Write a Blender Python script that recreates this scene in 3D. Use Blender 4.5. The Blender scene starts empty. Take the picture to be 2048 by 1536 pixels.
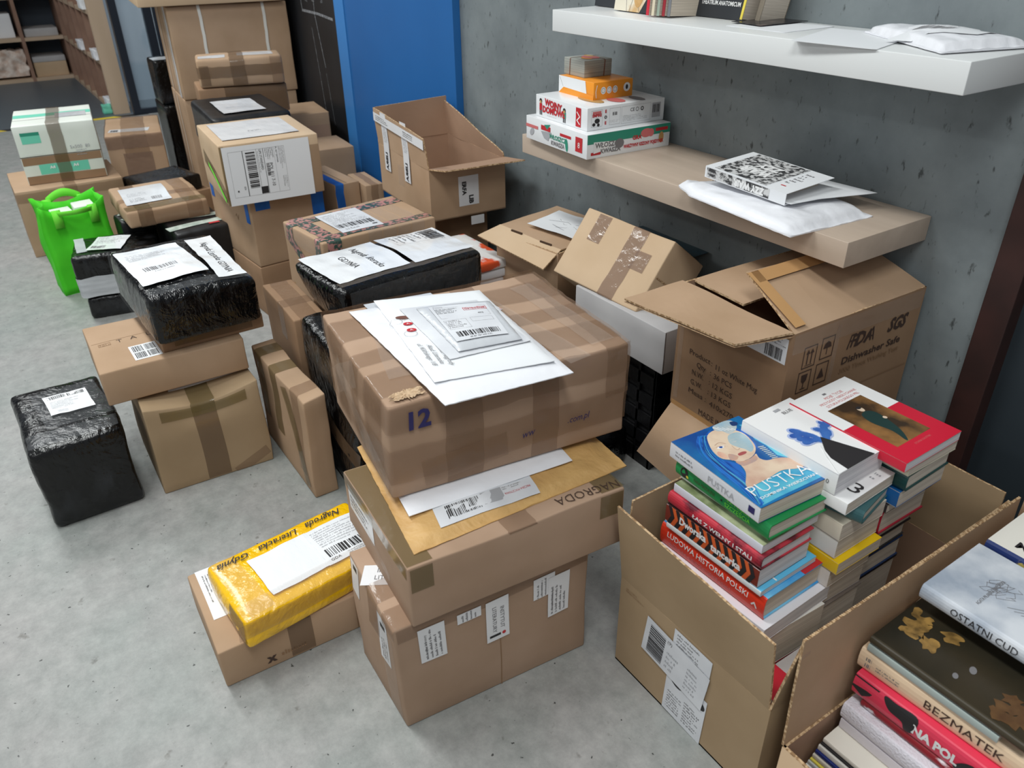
import bpy, math, random
from mathutils import Vector, Matrix, noise
from mathutils.geometry import tessellate_polygon
random.seed(7)
S = bpy.context.scene
COL = S.collection

# ------------------------------------------------------------------ camera
cd = bpy.data.cameras.new('camera'); cam = bpy.data.objects.new('camera', cd); COL.objects.link(cam)
cd.sensor_fit = 'HORIZONTAL'; cd.sensor_width = 36.0; cd.lens = 1574.83 * 36.0 / 2048.0
cd.clip_start = 0.02; cd.clip_end = 60
yw, pt, rl = math.radians(146.87322), math.radians(30.51185), math.radians(-0.85122)
fw = Vector((math.cos(yw)*math.cos(pt), math.sin(yw)*math.cos(pt), -math.sin(pt)))
rt = Vector((math.sin(yw), -math.cos(yw), 0)); up = rt.cross(fw)
rt, up = math.cos(rl)*rt + math.sin(rl)*up, -math.sin(rl)*rt + math.cos(rl)*up
M3 = Matrix((rt, up, -fw)).transposed()
cam.matrix_world = Matrix.Translation((0, -1.5249, 1.30)) @ M3.to_4x4()
S.camera = cam
cd.dof.use_dof = True; cd.dof.focus_distance = 1.75; cd.dof.aperture_fstop = 6.3

# ------------------------------------------------------------------ world, lamps, exposure
wd = bpy.data.worlds.new('World'); S.world = wd; wd.use_nodes = True
bg = wd.node_tree.nodes['Background']; bg.inputs[0].default_value = (0.92, 0.96, 1.0, 1); bg.inputs[1].default_value = 0.32
def lamp(name, loc, sx, sy, power, col=(0.97, 1.0, 0.985), rot=(0, 0, 0)):
    l = bpy.data.lights.new(name, 'AREA'); l.shape = 'RECTANGLE'; l.size = sx; l.size_y = sy; l.energy = power; l.color = col
    o = bpy.data.objects.new(name, l); COL.objects.link(o); o.location = loc; o.rotation_euler = rot; return o
for i, (x, y, p) in enumerate(((0.2, -1.6, 34), (-1.9, -1.7, 36), (-4.0, -1.7, 40), (-6.3, -2.2, 30), (-2.0, -4.2, 26), (1.6, -3.6, 16))):
    lamp('ceiling_lamp', (x, y, 2.9), 1.2, 0.35, p)
lamp('glass_door_fill', (-7.40, 0.05, 2.6), 0.3, 0.3, 14, (0.85, 0.93, 1.0))  # unseen fill light, added to brighten the wall behind the glass door
S.view_settings.view_transform = 'Standard'; S.view_settings.look = 'None'
S.view_settings.gamma = 1.0; S.view_settings.use_curve_mapping = False
S.view_settings.exposure = 0.08

# ------------------------------------------------------------------ materials
def lin(c):
    return tuple(((v/255)/12.92 if v/255 <= 0.04045 else ((v/255+0.055)/1.055)**2.4) for v in c) + (1,)
def mat(name, col, rough=0.6, var=None, scale=6, detail=4, bump=0, bscale=60, bdist=0.002, metal=0, coat=0, alpha=1, stretch=(1, 1, 1), spec=0.5, contrast=(0.35, 0.65), bump2=None, trans=0):
    m = bpy.data.materials.new(name); m.use_nodes = True; nt = m.node_tree; N = nt.nodes; L = nt.links
    b = N['Principled BSDF']; b.inputs['Base Color'].default_value = lin(col)
    b.inputs['Roughness'].default_value = rough; b.inputs['Metallic'].default_value = metal
    b.inputs['Coat Weight'].default_value = coat; b.inputs['Coat Roughness'].default_value = 0.1
    b.inputs['Alpha'].default_value = alpha; b.inputs['Specular IOR Level'].default_value = spec
    b.inputs['Transmission Weight'].default_value = trans
    if var or bump:
        tc = N.new('ShaderNodeTexCoord'); mp = N.new('ShaderNodeMapping'); mp.inputs['Scale'].default_value = stretch
        L.new(tc.outputs['Object'], mp.inputs['Vector'])
    if var:
        n = N.new('ShaderNodeTexNoise'); n.inputs['Scale'].default_value = scale; n.inputs['Detail'].default_value = detail
        L.new(mp.outputs[0], n.inputs['Vector'])
        r = N.new('ShaderNodeValToRGB'); r.color_ramp.elements[0].position = contrast[0]; r.color_ramp.elements[1].position = contrast[1]
        r.color_ramp.elements[0].color = lin(col); r.color_ramp.elements[1].color = lin(var)
        L.new(n.outputs['Fac'], r.inputs[0]); L.new(r.outputs[0], b.inputs['Base Color'])
    if bump:
        n2 = N.new('ShaderNodeTexNoise'); n2.inputs['Scale'].default_value = bscale; n2.inputs['Detail'].default_value = 5
        L.new(mp.outputs[0], n2.inputs['Vector'])
        bp = N.new('ShaderNodeBump'); bp.inputs['Strength'].default_value = bump; bp.inputs['Distance'].default_value = bdist
        L.new(n2.outputs['Fac'], bp.inputs['Height']); L.new(bp.outputs[0], b.inputs['Normal'])
        if bump2:
            n3 = N.new('ShaderNodeTexNoise'); n3.inputs['Scale'].default_value = bump2[0]; n3.inputs['Detail'].default_value = 3; n3.inputs['Distortion'].default_value = bump2[3]
            L.new(tc.outputs['Object'], n3.inputs['Vector'])
            b2 = N.new('ShaderNodeBump'); b2.inputs['Strength'].default_value = bump2[1]; b2.inputs['Distance'].default_value = bump2[2]
            L.new(n3.outputs['Fac'], b2.inputs['Height']); L.new(bp.outputs[0], b2.inputs['Normal']); L.new(b2.outputs[0], b.inputs['Normal'])
    return m
def film(name, col, alpha, rough=0.18, bscale=30, bump=0.6, bdist=0.004, stretch=(1, 1, 1), var=None):
    return mat(name, col, rough, var=var, scale=18, bump=bump, bscale=bscale, bdist=bdist, alpha=alpha, stretch=stretch, bump2=(bscale*0.35, 0.5, bdist*1.6, 1.5))
def card(name, a, b, rough=0.75):
    return mat(name, a, rough, var=b, scale=5, detail=8, bump=0.12, bscale=220, bdist=0.0006, spec=0.25, bump2=(4, 0.15, 0.01, 0.3))
M = {}
M['card'] = card('cardboard', (182, 153, 126), (170, 141, 113))
M['card_pale'] = card('pale cardboard', (202, 176, 146), (193, 166, 135))
M['card_dark'] = card('darker cardboard', (156, 126, 99), (143, 113, 87))
M['card_olive'] = card('olive cardboard', (170, 146, 116), (158, 134, 104))
M['card_in'] = card('inside cardboard', (170, 138, 115), (161, 130, 108))
M['card_edge'] = mat('corrugated edge', (150, 118, 84), 0.9, var=(206, 176, 138), scale=160, detail=1, contrast=(0.42, 0.58))
M['card_grey'] = card('greyish cardboard', (176, 148, 126), (164, 136, 113))
M['seam'] = mat('carton slit', (70, 50, 34), 0.9)
M['crease'] = mat('carton crease', (142, 110, 80), 0.8)
M['paper'] = mat('white paper', (228, 230, 233), 0.55, bump=0.15, bscale=25, bdist=0.002)
M['paper_gl'] = mat('paper under clear film', (238, 240, 243), 0.2, bump=0.5, bscale=16, bdist=0.004, coat=0.6, stretch=(1, 2.2, 1))
M['paper_grey'] = mat('grey label paper', (205, 207, 212), 0.45, var=(220, 222, 226), scale=12)
M['pages'] = mat('page edges', (214, 203, 188), 0.8, var=(188, 176, 162), scale=5, detail=2, stretch=(1, 1, 120))
M['pages_w'] = mat('white page edges', (222, 220, 222), 0.8, var=(196, 194, 198), scale=5, detail=2, stretch=(1, 1, 120))
M['ink'] = mat('black ink', (38, 36, 38), 0.6)
M['ink_soft'] = mat('faded ink', (120, 118, 120), 0.6)
M['ink_grey'] = mat('pale grey print', (165, 166, 170), 0.6)
M['ink_brown'] = mat('dark brown carton print', (66, 48, 40), 0.7)
M['navy'] = mat('navy ink', (38, 36, 92), 0.5)
M['red'] = mat('red ink', (190, 40, 48), 0.5)
M['redsoft'] = mat('faded red ink', (205, 110, 110), 0.5)
M['white'] = mat('white print', (235, 235, 235), 0.5)
M['tape'] = film('brown parcel tape', (142, 112, 88), 0.34, 0.14, 22, 0.5, 0.004)
M['tape_dk'] = film('dark brown parcel tape', (112, 88, 66), 0.5, 0.14, 22, 0.4, 0.003)
M['tape_olive'] = film('olive parcel tape', (112, 96, 60), 0.55, 0.15, 22, 0.35, 0.003)
M['tape_clear'] = film('clear tape', (200, 186, 174), 0.15, 0.1, 30, 0.8, 0.005)
M['tape_mauve'] = film('mauve parcel tape', (150, 124, 108), 0.6, 0.12, 34, 0.6, 0.004)
M['wrap'] = film('clear stretch film', (225, 230, 235), 0.05, 0.1, 34, 0.9, 0.007)
M['tape_w'] = mat('white printed tape', (226, 226, 228), 0.35, bump=0.3, bscale=30)
M['tape_blue'] = mat('blue masking tape', (22, 104, 192), 0.5, var=(14, 88, 172), scale=20, bump=0.3, bscale=50)
M['black'] = mat('black film', (6, 6, 7), 0.2, var=(40, 42, 46), scale=11, detail=8, bump=0.75, bscale=46, bdist=0.004, bump2=(12, 0.5, 0.009, 2.5), contrast=(0.52, 0.78), stretch=(1.3, 1.2, 0.7))
M['black_gl'] = mat('glossy black wrap', (4, 4, 5), 0.12, var=(13, 14, 17), scale=8, detail=8, bump=0.85, bscale=50, bdist=0.0045, bump2=(14, 0.6, 0.009, 2.5), contrast=(0.5, 0.8), stretch=(1.6, 1.3, 0.4))
M['black_mt'] = mat('dull black film', (16, 16, 18), 0.42, var=(36, 37, 41), scale=9, detail=8, bump=0.35, bscale=30, bdist=0.004, contrast=(0.5, 0.75))
M['yellow'] = mat('yellow plastic mailer', (244, 190, 6), 0.2, bump=0.7, bscale=40, bdist=0.005, bump2=(12, 0.6, 0.012, 2.0), coat=0.4)
M['kraft'] = mat('kraft bubble mailer', (205, 165, 105), 0.55, var=(188, 146, 90), scale=8, bump=0.8, bscale=26, bdist=0.006, bump2=(9, 0.6, 0.014, 1.5))
M['plastic_w'] = mat('white poly bag', (232, 233, 238), 0.3, bump=0.6, bscale=14, bdist=0.006, bump2=(6, 0.4, 0.01, 1.5))
M['plastic_g'] = mat('grey poly bag', (196, 199, 204), 0.25, bump=0.6, bscale=20, bdist=0.005)
M['rope'] = mat('white strap', (225, 222, 214), 0.5)
M['green'] = mat('green tote fabric', (78, 214, 34), 0.75, var=(68, 204, 28), scale=10, bump=0.25, bscale=400, bdist=0.0006)
M['hem'] = mat('light green hem', (120, 232, 66), 0.75)
M['mint'] = mat('mint carton print', (112, 205, 178), 0.5)
M['carton_w'] = mat('white carton', (226, 230, 222), 0.5, var=(216, 221, 212), scale=5)
M['board_w'] = mat('off white box board', (188, 186, 186), 0.7, var=(176, 174, 175), scale=6)

# ------------------------------------------------------------------ mesh tools
class MB:
    def __init__(s): s.v = []; s.f = []; s.mi = []; s.mats = []
    def mid(s, m):
        if m not in s.mats: s.mats.append(m)
        return s.mats.index(m)
    def add(s, vs, fs, m):
        o = len(s.v); i = s.mid(m); s.v += [tuple(v) for v in vs]; s.f += [tuple(a+o for a in f) for f in fs]; s.mi += [i]*len(fs)
    def box(s, x0, y0, z0, x1, y1, z1, m, fn=None):
        vs = [(x, y, z) for z in (z0, z1) for y in (y0, y1) for x in (x0, x1)]
        if fn: vs = [fn(v) for v in vs]
        s.add(vs, [(0, 2, 3, 1), (4, 5, 7, 6), (0, 1, 5, 4), (2, 6, 7, 3), (0, 4, 6, 2), (1, 3, 7, 5)], m)
    def build(s, name, parent=None, smooth=False, label=None):
        if not s.v: return None
        me = bpy.data.meshes.new(name); me.from_pydata(s.v, [], s.f)
        for m in s.mats:
            while isinstance(m, str): m = M[m]
            me.materials.append(m)
        me.polygons.foreach_set('material_index', s.mi)
        if smooth: me.polygons.foreach_set('use_smooth', [True]*len(s.f))
        me.update(); o = bpy.data.objects.new(name, me); COL.objects.link(o)
        if parent: o.parent = parent
        if label: o['label'] = label
        return o
def thing(name, label, cat, loc=(0, 0, 0), rot=(0, 0, 0), group=None):
    o = bpy.data.objects.new(name, None); COL.objects.link(o); o.empty_display_size = 0.05
    o.location = loc; o.rotation_euler = [math.radians(a) for a in rot]; o['label'] = label; o['category'] = cat
    if group: o['group'] = group
    return o
def tag(o, label, cat, group=None):
    o['label'] = label; o['category'] = cat
    if group: o['group'] = group
    return o
def struct(o): o['kind'] = 'structure'; return o
_tm = {}
def text_geo(s, size, bold=0.0, shear=0.0, space=1.0):
    k = (s, bold, shear, space)
    if k not in _tm:
        c = bpy.data.curves.new('t', 'FONT'); c.body = s; c.size = 1; c.offset = bold; c.shear = shear; c.resolution_u = 2; c.space_character = space
        c.align_x = 'CENTER'; c.align_y = 'CENTER'
        o = bpy.data.objects.new('t', c); me = bpy.data.meshes.new_from_object(o)
        _tm[k] = ([(v.co.x, v.co.y) for v in me.vertices], [tuple(p.vertices) for p in me.polygons])
        bpy.data.objects.remove(o); bpy.data.curves.remove(c); bpy.data.meshes.remove(me)
    vs, fs = _tm[k]
    return [(x*size, y*size) for x, y in vs], fs
def smooth(pts, k=5):
    n = len(pts); out = []
    for i in range(n):
        p0, p1, p2, p3 = [pts[(i+j-1) % n] for j in range(4)]
        for s in range(k):
            t = s/k; out.append(tuple(0.5*(2*p1[a]+(p2[a]-p0[a])*t+(2*p0[a]-5*p1[a]+4*p2[a]-p3[a])*t*t+(3*p1[a]-p0[a]-3*p2[a]+p3[a])*t**3) for a in (0, 1)))
    return out
class Fr:
    """frame on a surface: f(x, y, off) -> point"""
    def __init__(s, fn): s.fn = fn
    def __call__(s, x, y, o=0): return s.fn(x, y, o)
    def sub(s, x0, y0, rot=0, off=0):
        c, n = math.cos(math.radians(rot)), math.sin(math.radians(rot))
        return Fr(lambda x, y, o=0: s.fn(x0+c*x-n*y, y0+n*x+c*y, o+off))
def flat(z=0): return Fr(lambda x, y, o=0: (x, y, z+o))
def grid_patch(mb, fr, w, h, m, step=0.03, off=0.0, cx=0, cy=0, wav=0, pts=None):
    nx = max(1, int(round(w/step))); ny = max(1, int(round(h/step))); vs = []
    for j in range(ny+1):
        for i in range(nx+1):
            a, b = i/nx, j/ny
            x, y = cx+(a-0.5)*w, cy+(b-0.5)*h
            if pts:   # bilinear quad ll, lr, ur, ul
                x = (1-a)*(1-b)*pts[0][0]+a*(1-b)*pts[1][0]+a*b*pts[2][0]+(1-a)*b*pts[3][0]
                y = (1-a)*(1-b)*pts[0][1]+a*(1-b)*pts[1][1]+a*b*pts[2][1]+(1-a)*b*pts[3][1]
            o = off + (wav*(1+noise.noise(Vector((x*18, y*18, 3.1)))) if wav else 0)
            vs.append(fr(x, y, o))
    fs = [(j*(nx+1)+i, j*(nx+1)+i+1, (j+1)*(nx+1)+i+1, (j+1)*(nx+1)+i) for j in range(ny) for i in range(nx)]
    mb.add(vs, fs, m)
def ink(mb, fr, items, W=0, H=0, off=0.0004):
    """items drawn with origin at the lower left of a W x H field centred on the frame"""
    g = lambda x, y, o=0: fr(x-W/2, y-H/2, o+off)
    def q(x, y, w, h, m, o=0): mb.add([g(x, y, o), g(x+w, y, o), g(x+w, y+h, o), g(x, y+h, o)], [(0, 1, 2, 3)], m)
    rnd = random.Random(len(items)*13+int(W*1e4)); g0 = g; inc = [0]
    def g(x, y, o=0): return g0(x, y, o+inc[0]*3e-6)
    for it in items:
        k = it[0]; inc[0] += 1
        if k == 't':
            _, s, x, y, sz, m = it[:6]; op = it[6] if len(it) > 6 else {}
            vs, fs = text_geo(s, sz, op.get('bold', 0), op.get('shear', 0), op.get('space', 1))
            r = math.radians(op.get('rot', 0)); c, n = math.cos(r), math.sin(r); sy = op.get('sy', 1)
            if 'w' in op:
                ww = max(v[0] for v in vs)-min(v[0] for v in vs); kx = op['w']/ww
            else: kx = 1
            mb.add([g(x+c*a*kx-n*b*sy, y+n*a*kx+c*b*sy, 0.0002) for a, b in vs], fs, m)
        elif k == 'bar':
            _, x, y, w, h = it[:5]; m = it[5] if len(it) > 5 else 'ink'; vert = len(it) > 6
            p = 0; Lh = h if vert else w
            while p < Lh-0.0012:
                a = rnd.choice((0.0006, 0.0009, 0.0016, 0.0022))*it_scale(it)
                if vert: q(x, y+p, w, min(a, Lh-p), m)
                else: q(x+p, y, min(a, Lh-p), h, m)
                p += a+rnd.choice((0.0006, 0.0009, 0.0016))*it_scale(it)
        elif k == 'lines':
            _, x, y, w, h, n = it[:6]; m = it[6] if len(it) > 6 else 'ink_soft'; t = h/n*0.40
            for i in range(n):
                yy = y+h-(i+0.7)*h/n; p = 0; end = w*rnd.uniform(0.6, 1); g_ = max(0.0006, t*0.28)
                while p < end:
                    a = rnd.uniform(0.5, 1.3)*t*0.5; hh = t*rnd.choice((0.75, 0.75, 1.0, 1.3)); q(x+p, yy, min(a, w-p), hh, m); p += a+(g_ if rnd.random() < 0.82 else g_*3.5)
        elif k == 'rect': q(*it[1:5], it[5], it[6] if len(it) > 6 else -0.0001)
        elif k == 'frame':
            _, x, y, w, h, t, m = it
            q(x, y, w, t, m); q(x, y+h-t, w, t, m); q(x, y, t, h, m); q(x+w-t, y, t, h, m)
        elif k in ('poly', 'spoly'):
            _, pts, m = it[:3]; o = it[3] if len(it) > 3 else 0
            if k == 'spoly': pts = smooth(pts)
            vs3 = [Vector((a, b, 0)) for a, b in pts]; tri = tessellate_polygon([vs3])
            mb.add([g(a, b, o) for a, b in pts], [tuple(t if sum((vs3[t[1]]-vs3[t[0]]).cross(vs3[t[2]]-vs3[t[0]])) > 0 else t[::-1]) for t in tri], m)
        elif k == 'ell':
            _, x, y, a, b, m = it[:6]; r = math.radians(it[6]) if len(it) > 6 else 0; o = it[7] if len(it) > 7 else 0
            P = [(a*math.cos(i*math.pi/12), b*math.sin(i*math.pi/12)) for i in range(24)]
            mb.add([g(x+c*math.cos(r)-d*math.sin(r), y+c*math.sin(r)+d*math.cos(r), o) for c, d in P], [tuple(range(24))], m)
        elif k == 'ring':
            _, x, y, a, t, m = it
            P = [(math.cos(i*math.pi/12), math.sin(i*math.pi/12)) for i in range(24)]
            mb.add([g(x+a*c, y+a*d) for c, d in P]+[g(x+(a-t)*c, y+(a-t)*d) for c, d in P], [(i, (i+1) % 24, 24+(i+1) % 24, 24+i) for i in range(24)], m)
        elif k == 'stroke':
            _, pts, t, m = it[:4]; o = it[4] if len(it) > 4 else 0
            for (a, b), (c, d) in zip(pts, pts[1:]):
                inc[0] += 0.35; L = math.hypot(c-a, d-b) or 1e-6; nx, ny = -(d-b)/L*t/2, (c-a)/L*t/2; ex, ey = (c-a)/L*t*0.3, (d-b)/L*t*0.3
                mb.add([g(a+nx-ex, b+ny-ey, o), g(a-nx-ex, b-ny-ey, o), g(c-nx+ex, d-ny+ey, o), g(c+nx+ex, d+ny+ey, o)], [(0, 1, 2, 3)], m)
def it_scale(it): return max(1.0, min(2.2, (it[3] if len(it) < 7 else it[4])/0.05))
def label(parent, fr, w, h, items=(), paper='paper', name='shipping_label', lab=None, wav=0, th=0.0006, step=0.02, pts=None):
    mb = MB(); grid_patch(mb, fr, w, h, paper, step, th, wav=wav, pts=pts)
    L = mb.build(name, parent, True, lab)
    if items:
        p = MB(); ink(p, Fr(lambda x, y, o=0: fr(x, y, o+th+(wav*(1+noise.noise(Vector((x*18, y*18, 3.1)))) if wav else 0))), items, w, h)
        p.build('print', L)
    return L
def smooth_noise(p, f, seed): return noise.noise_vector(Vector((p[0]*f+seed*3.7, p[1]*f-seed, p[2]*f+seed*1.3)))
def axis_samples(L, r, step):
    n = max(2, int(L/step)); inner = [-L/2+r+(L-2*r)*i/n for i in range(n+1)]
    return [-L/2, -L/2+r*0.3] + inner + [L/2-r*0.3, L/2]
class Box:
    """local frame: centre of the bottom; w along x, d along y, h along z"""
    def __init__(s, root, w, d, h, r=0.0035, amp=0.0015, freq=6, seed=1, cor=None, bulge=0.0, amp2=0, freq2=30, step=0.035):
        s.root, s.w, s.d, s.h, s.r, s.amp, s.freq, s.seed, s.cor, s.bulge, s.amp2, s.freq2, s.step = root, w, d, h, r, amp, freq, seed, cor or {}, bulge, amp2, freq2, step
    def m(s, p):
        x, y, z = p; u, v, t = x/s.w+0.5, y/s.d+0.5, z/s.h; dx = dy = dz = 0
        for k, o in s.cor.items():
            a = (t if k[0] == 't' else 1-t)*(v if k[1] == 'b' else 1-v)*(u if k[2] == 'r' else 1-u)
            dx += a*o[0]; dy += a*o[1]; dz += a*o[2]
        uc, vc, tc = [max(0, min(1, q)) for q in (u, v, t)]
        if s.bulge:
            bx = math.sin(math.pi*vc)*math.sin(math.pi*tc)*(2*uc-1); by = math.sin(math.pi*uc)*math.sin(math.pi*tc)*(2*vc-1); bz = math.sin(math.pi*uc)*math.sin(math.pi*vc)*max(0, 2*tc-1)
            dx += s.bulge*bx; dy += s.bulge*by; dz += s.bulge*bz
        k = min(1, tc*4+0.15)
        if s.amp:
            n = smooth_noise(p, s.freq, s.seed)*s.amp*k; dx += n.x; dy += n.y; dz += n.z*k
        if s.amp2:
            n = smooth_noise(p, s.freq2, s.seed+5)*s.amp2*k; dx += n.x; dy += n.y; dz += n.z*k
        return (x+dx, y+dy, z+dz)
    def body(s, m='card', name='carton', lab=None):
        X, Y, Z = axis_samples(s.w, s.r, s.step), axis_samples(s.d, s.r, s.step), axis_samples(s.h, s.r, s.step)
        idx = {}; vs = []; fs = []; H = (s.w/2, s.d/2, s.h/2)
        def P(x, y, z):
            k = (round(x, 6), round(y, 6), round(z, 6))
            if k not in idx:
                c = [max(-(H[i]-s.r), min(H[i]-s.r, k[i])) for i in range(3)]; v = Vector((x-c[0], y-c[1], z-c[2]))
                if v.length > 1e-9: v = v.normalized()*s.r
                idx[k] = len(vs); vs.append(s.m((c[0]+v.x, c[1]+v.y, c[2]+v.z+s.h/2)))
            return idx[k]
        for A, B, fn, fl in ((X, Y, lambda a, b: (a, b, H[2]), 0), (X, Y, lambda a, b: (a, b, -H[2]), 1), (X, Z, lambda a, b: (a, -H[1], b), 0),
                             (X, Z, lambda a, b: (a, H[1], b), 1), (Y, Z, lambda a, b: (H[0], a, b), 0), (Y, Z, lambda a, b: (-H[0], a, b), 1)):
            for i in range(len(A)-1):
                for j in range(len(B)-1):
                    q = [P(*fn(A[i], B[j])), P(*fn(A[i+1], B[j])), P(*fn(A[i+1], B[j+1])), P(*fn(A[i], B[j+1]))]
                    fs.append(tuple(q[::-1] if fl else q))
        mb = MB(); mb.add(vs, fs, m); s.bd = mb.build(name, s.root, True, lab); return s.bd
    def fr(s, face, u=0, v=0, rot=0, off=0.0):
        c, n = math.cos(math.radians(rot)), math.sin(math.radians(rot)); W, D, H = s.w/2, s.d/2, s.h
        def fn(x, y, o=0):
            a, b = u+c*x-n*y, v+n*x+c*y; o += off
            if face == 'top': p = (a, b, H+o)
            elif face == 'front': p = (a, -D-o, b)
            elif face == 'right': p = (W+o, a, b)
            elif face == 'left': p = (-W-o, -a, b)
            else: p = (-a, D+o, b)
            return s.m(p)
        return Fr(fn)
    def strip(s, path, half, wid, m, name='tape', lab=None, off=0.0008):
        """path: list of (point, unit normal); half: unit width direction"""
        mb = MB(); pts = []; path = [a for a in path]
        for (p, n), (q, n2) in zip(path, path[1:]):
            L = (Vector(q)-Vector(p)).length; k = max(1, int(L/0.025))
            for i in range(k): pts.append((Vector(p).lerp(Vector(q), i/k), Vector(n).lerp(Vector(n2), i/k)))
        pts.append((Vector(path[-1][0]), Vector(path[-1][1])))
        hv = Vector(half); vs = []; K = 4; rn = random.Random(int(wid*1000)+len(pts))
        for i, (p, n) in enumerate(pts):
            j = rn.uniform(-0.002, 0.002)
            for a in range(K+1):
                e = (a/K-0.5)*wid+j; vs.append(s.m(p+hv*e+n.normalized()*off if n.length else p+hv*e))
        fs = [(i*(K+1)+a, i*(K+1)+a+1, (i+1)*(K+1)+a+1, (i+1)*(K+1)+a) for i in range(len(pts)-1) for a in range(K)]
        mb.add(vs, fs, m); return mb.build(name, s.root, True, lab)
    def over(s, axis, c, wid=0.05, d1=0.06, d2=0.06, m='tape', name='tape', lab=None, off=0.0008):
        W, D, H = s.w/2, s.d/2, s.h; r = s.r; q = r*0.29
        if axis == 'x':
            P = [((-W, c, H-d1), (-1, 0, 0)), ((-W, c, H-r), (-1, 0, 0.1)), ((-W+q, c, H-q), (-1, 0, 1)), ((-W+r, c, H), (-0.1, 0, 1)), ((W-r, c, H), (0.1, 0, 1)), ((W-q, c, H-q), (1, 0, 1)), ((W, c, H-r), (1, 0, 0.1)), ((W, c, H-d2), (1, 0, 0))]; hv = (0, 1, 0)
        else:
            P = [((c, -D, H-d1), (0, -1, 0)), ((c, -D, H-r), (0, -1, 0.1)), ((c, -D+q, H-q), (0, -1, 1)), ((c, -D+r, H), (0, -0.1, 1)), ((c, D-r, H), (0, 0.1, 1)), ((c, D-q, H-q), (0, 1, 1)), ((c, D, H-r), (0, 1, 0.1)), ((c, D, H-d2), (0, 1, 0))]; hv = (1, 0, 0)
        return s.strip(P, hv, wid, m, name, lab, off)
    def band(s, z, wid=0.05, m='tape', name='tape', off=0.0014, lab=None):
        W, D = s.w/2, s.d/2; r = s.r; q = r*0.29
        P = [((-W, D, z), (-1, 0, 0)), ((-W, -D+r, z), (-1, 0, 0)), ((-W+q, -D+q, z), (-1, -1, 0)), ((-W+r, -D, z), (0, -1, 0)), ((W-r, -D, z), (0, -1, 0)), ((W-q, -D+q, z), (1, -1, 0)), ((W, -D+r, z), (1, 0, 0)), ((W, D, z), (1, 0, 0))]
        return s.strip(P, (0, 0, 1), wid, m, name, lab, off)
    def patch(s, face, u, v, w, h, m, rot=0, name='tape', off=0.001, lab=None, step=0.025, pts=None):
        mb = MB(); grid_patch(mb, s.fr(face, u, v, rot), w, h, m, step, off, pts=pts); return mb.build(name, s.root, True, lab)
    def prints(s, face, u, v, items, rot=0, name='print', off=0.0005, W=0, H=0):
        mb = MB(); ink(mb, s.fr(face, u, v, rot, off), items, W, H); return mb.build(name, s.root)
def carton(label_, loc, w, d, h, rz=0, m='card', name='cardboard_box', cat='box', seed=1, group=None, body_name='carton', rot=None, **kw):
    root = thing(name, label_, cat, loc, rot or (0, 0, rz), group)
    b = Box(root, w, d, h, seed=seed, **kw); b.body(m, body_name); return b
def plate(mb, a, b, c, d, th, m, edge='card_edge', n=6, wav=0, seed=0):
    """a,b,c,d corners; thickness th towards the normal's back; edge faces get their own material"""
    a, b, c, d = map(Vector, (a, b, c, d)); nr = (b-a).cross(d-a).normalized(); top = []; bot = []
    for j in range(n+1):
        for i in range(n+1):
            u, v = i/n, j/n; p = a*(1-u)*(1-v)+b*u*(1-v)+c*u*v+d*(1-u)*v
            if wav: p = p+nr*wav*noise.noise(p*9+Vector((seed, 0, 0)))
            top.append(p); bot.append(p-nr*th)
    K = n+1; mb.add(top, [(j*K+i, j*K+i+1, (j+1)*K+i+1, (j+1)*K+i) for j in range(n) for i in range(n)], m)
    mb.add(bot, [(j*K+i, (j+1)*K+i, (j+1)*K+i+1, j*K+i+1) for j in range(n) for i in range(n)], m)
    rim = [i for i in range(K)] + [j*K+n for j in range(1, K)] + [n*K+i for i in range(n-1, -1, -1)] + [j*K for j in range(n-1, 0, -1)]
    vs = [top[i] for i in rim]+[bot[i] for i in rim]; R = len(rim)
    mb.add(vs, [(i, R+i, R+(i+1) % R, (i+1) % R) for i in range(R)], edge)
    return nr
def open_box(root, w, d, h, t=0.004, m='card', mi='card_in', name='carton', gap=None):
    mb = MB(); W, D = w/2, d/2
    mb.box(-W, -D, 0, W, D, t, m)
    def wall(x0, y0, x1, y1, nx, ny):
        # outer quad and inner quad and rim
        o = [(x0, y0, 0), (x1, y1, 0), (x1, y1, h), (x0, y0, h)]; i = [(a-nx*t, b-ny*t, c) for a, b, c in o]
        mb.add(o, [(0, 1, 2, 3)], m); mb.add(i, [(3, 2, 1, 0)], mi); mb.add([o[3], o[2], i[2], i[3]], [(0, 1, 2, 3)], 'card_edge')
    wall(-W, -D, W, -D, 0, -1); wall(W, -D, W, D, 1, 0); wall(W, D, -W, D, 0, 1); wall(-W, D, -W, -D, -1, 0)
    return mb.build(name, root)
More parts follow.
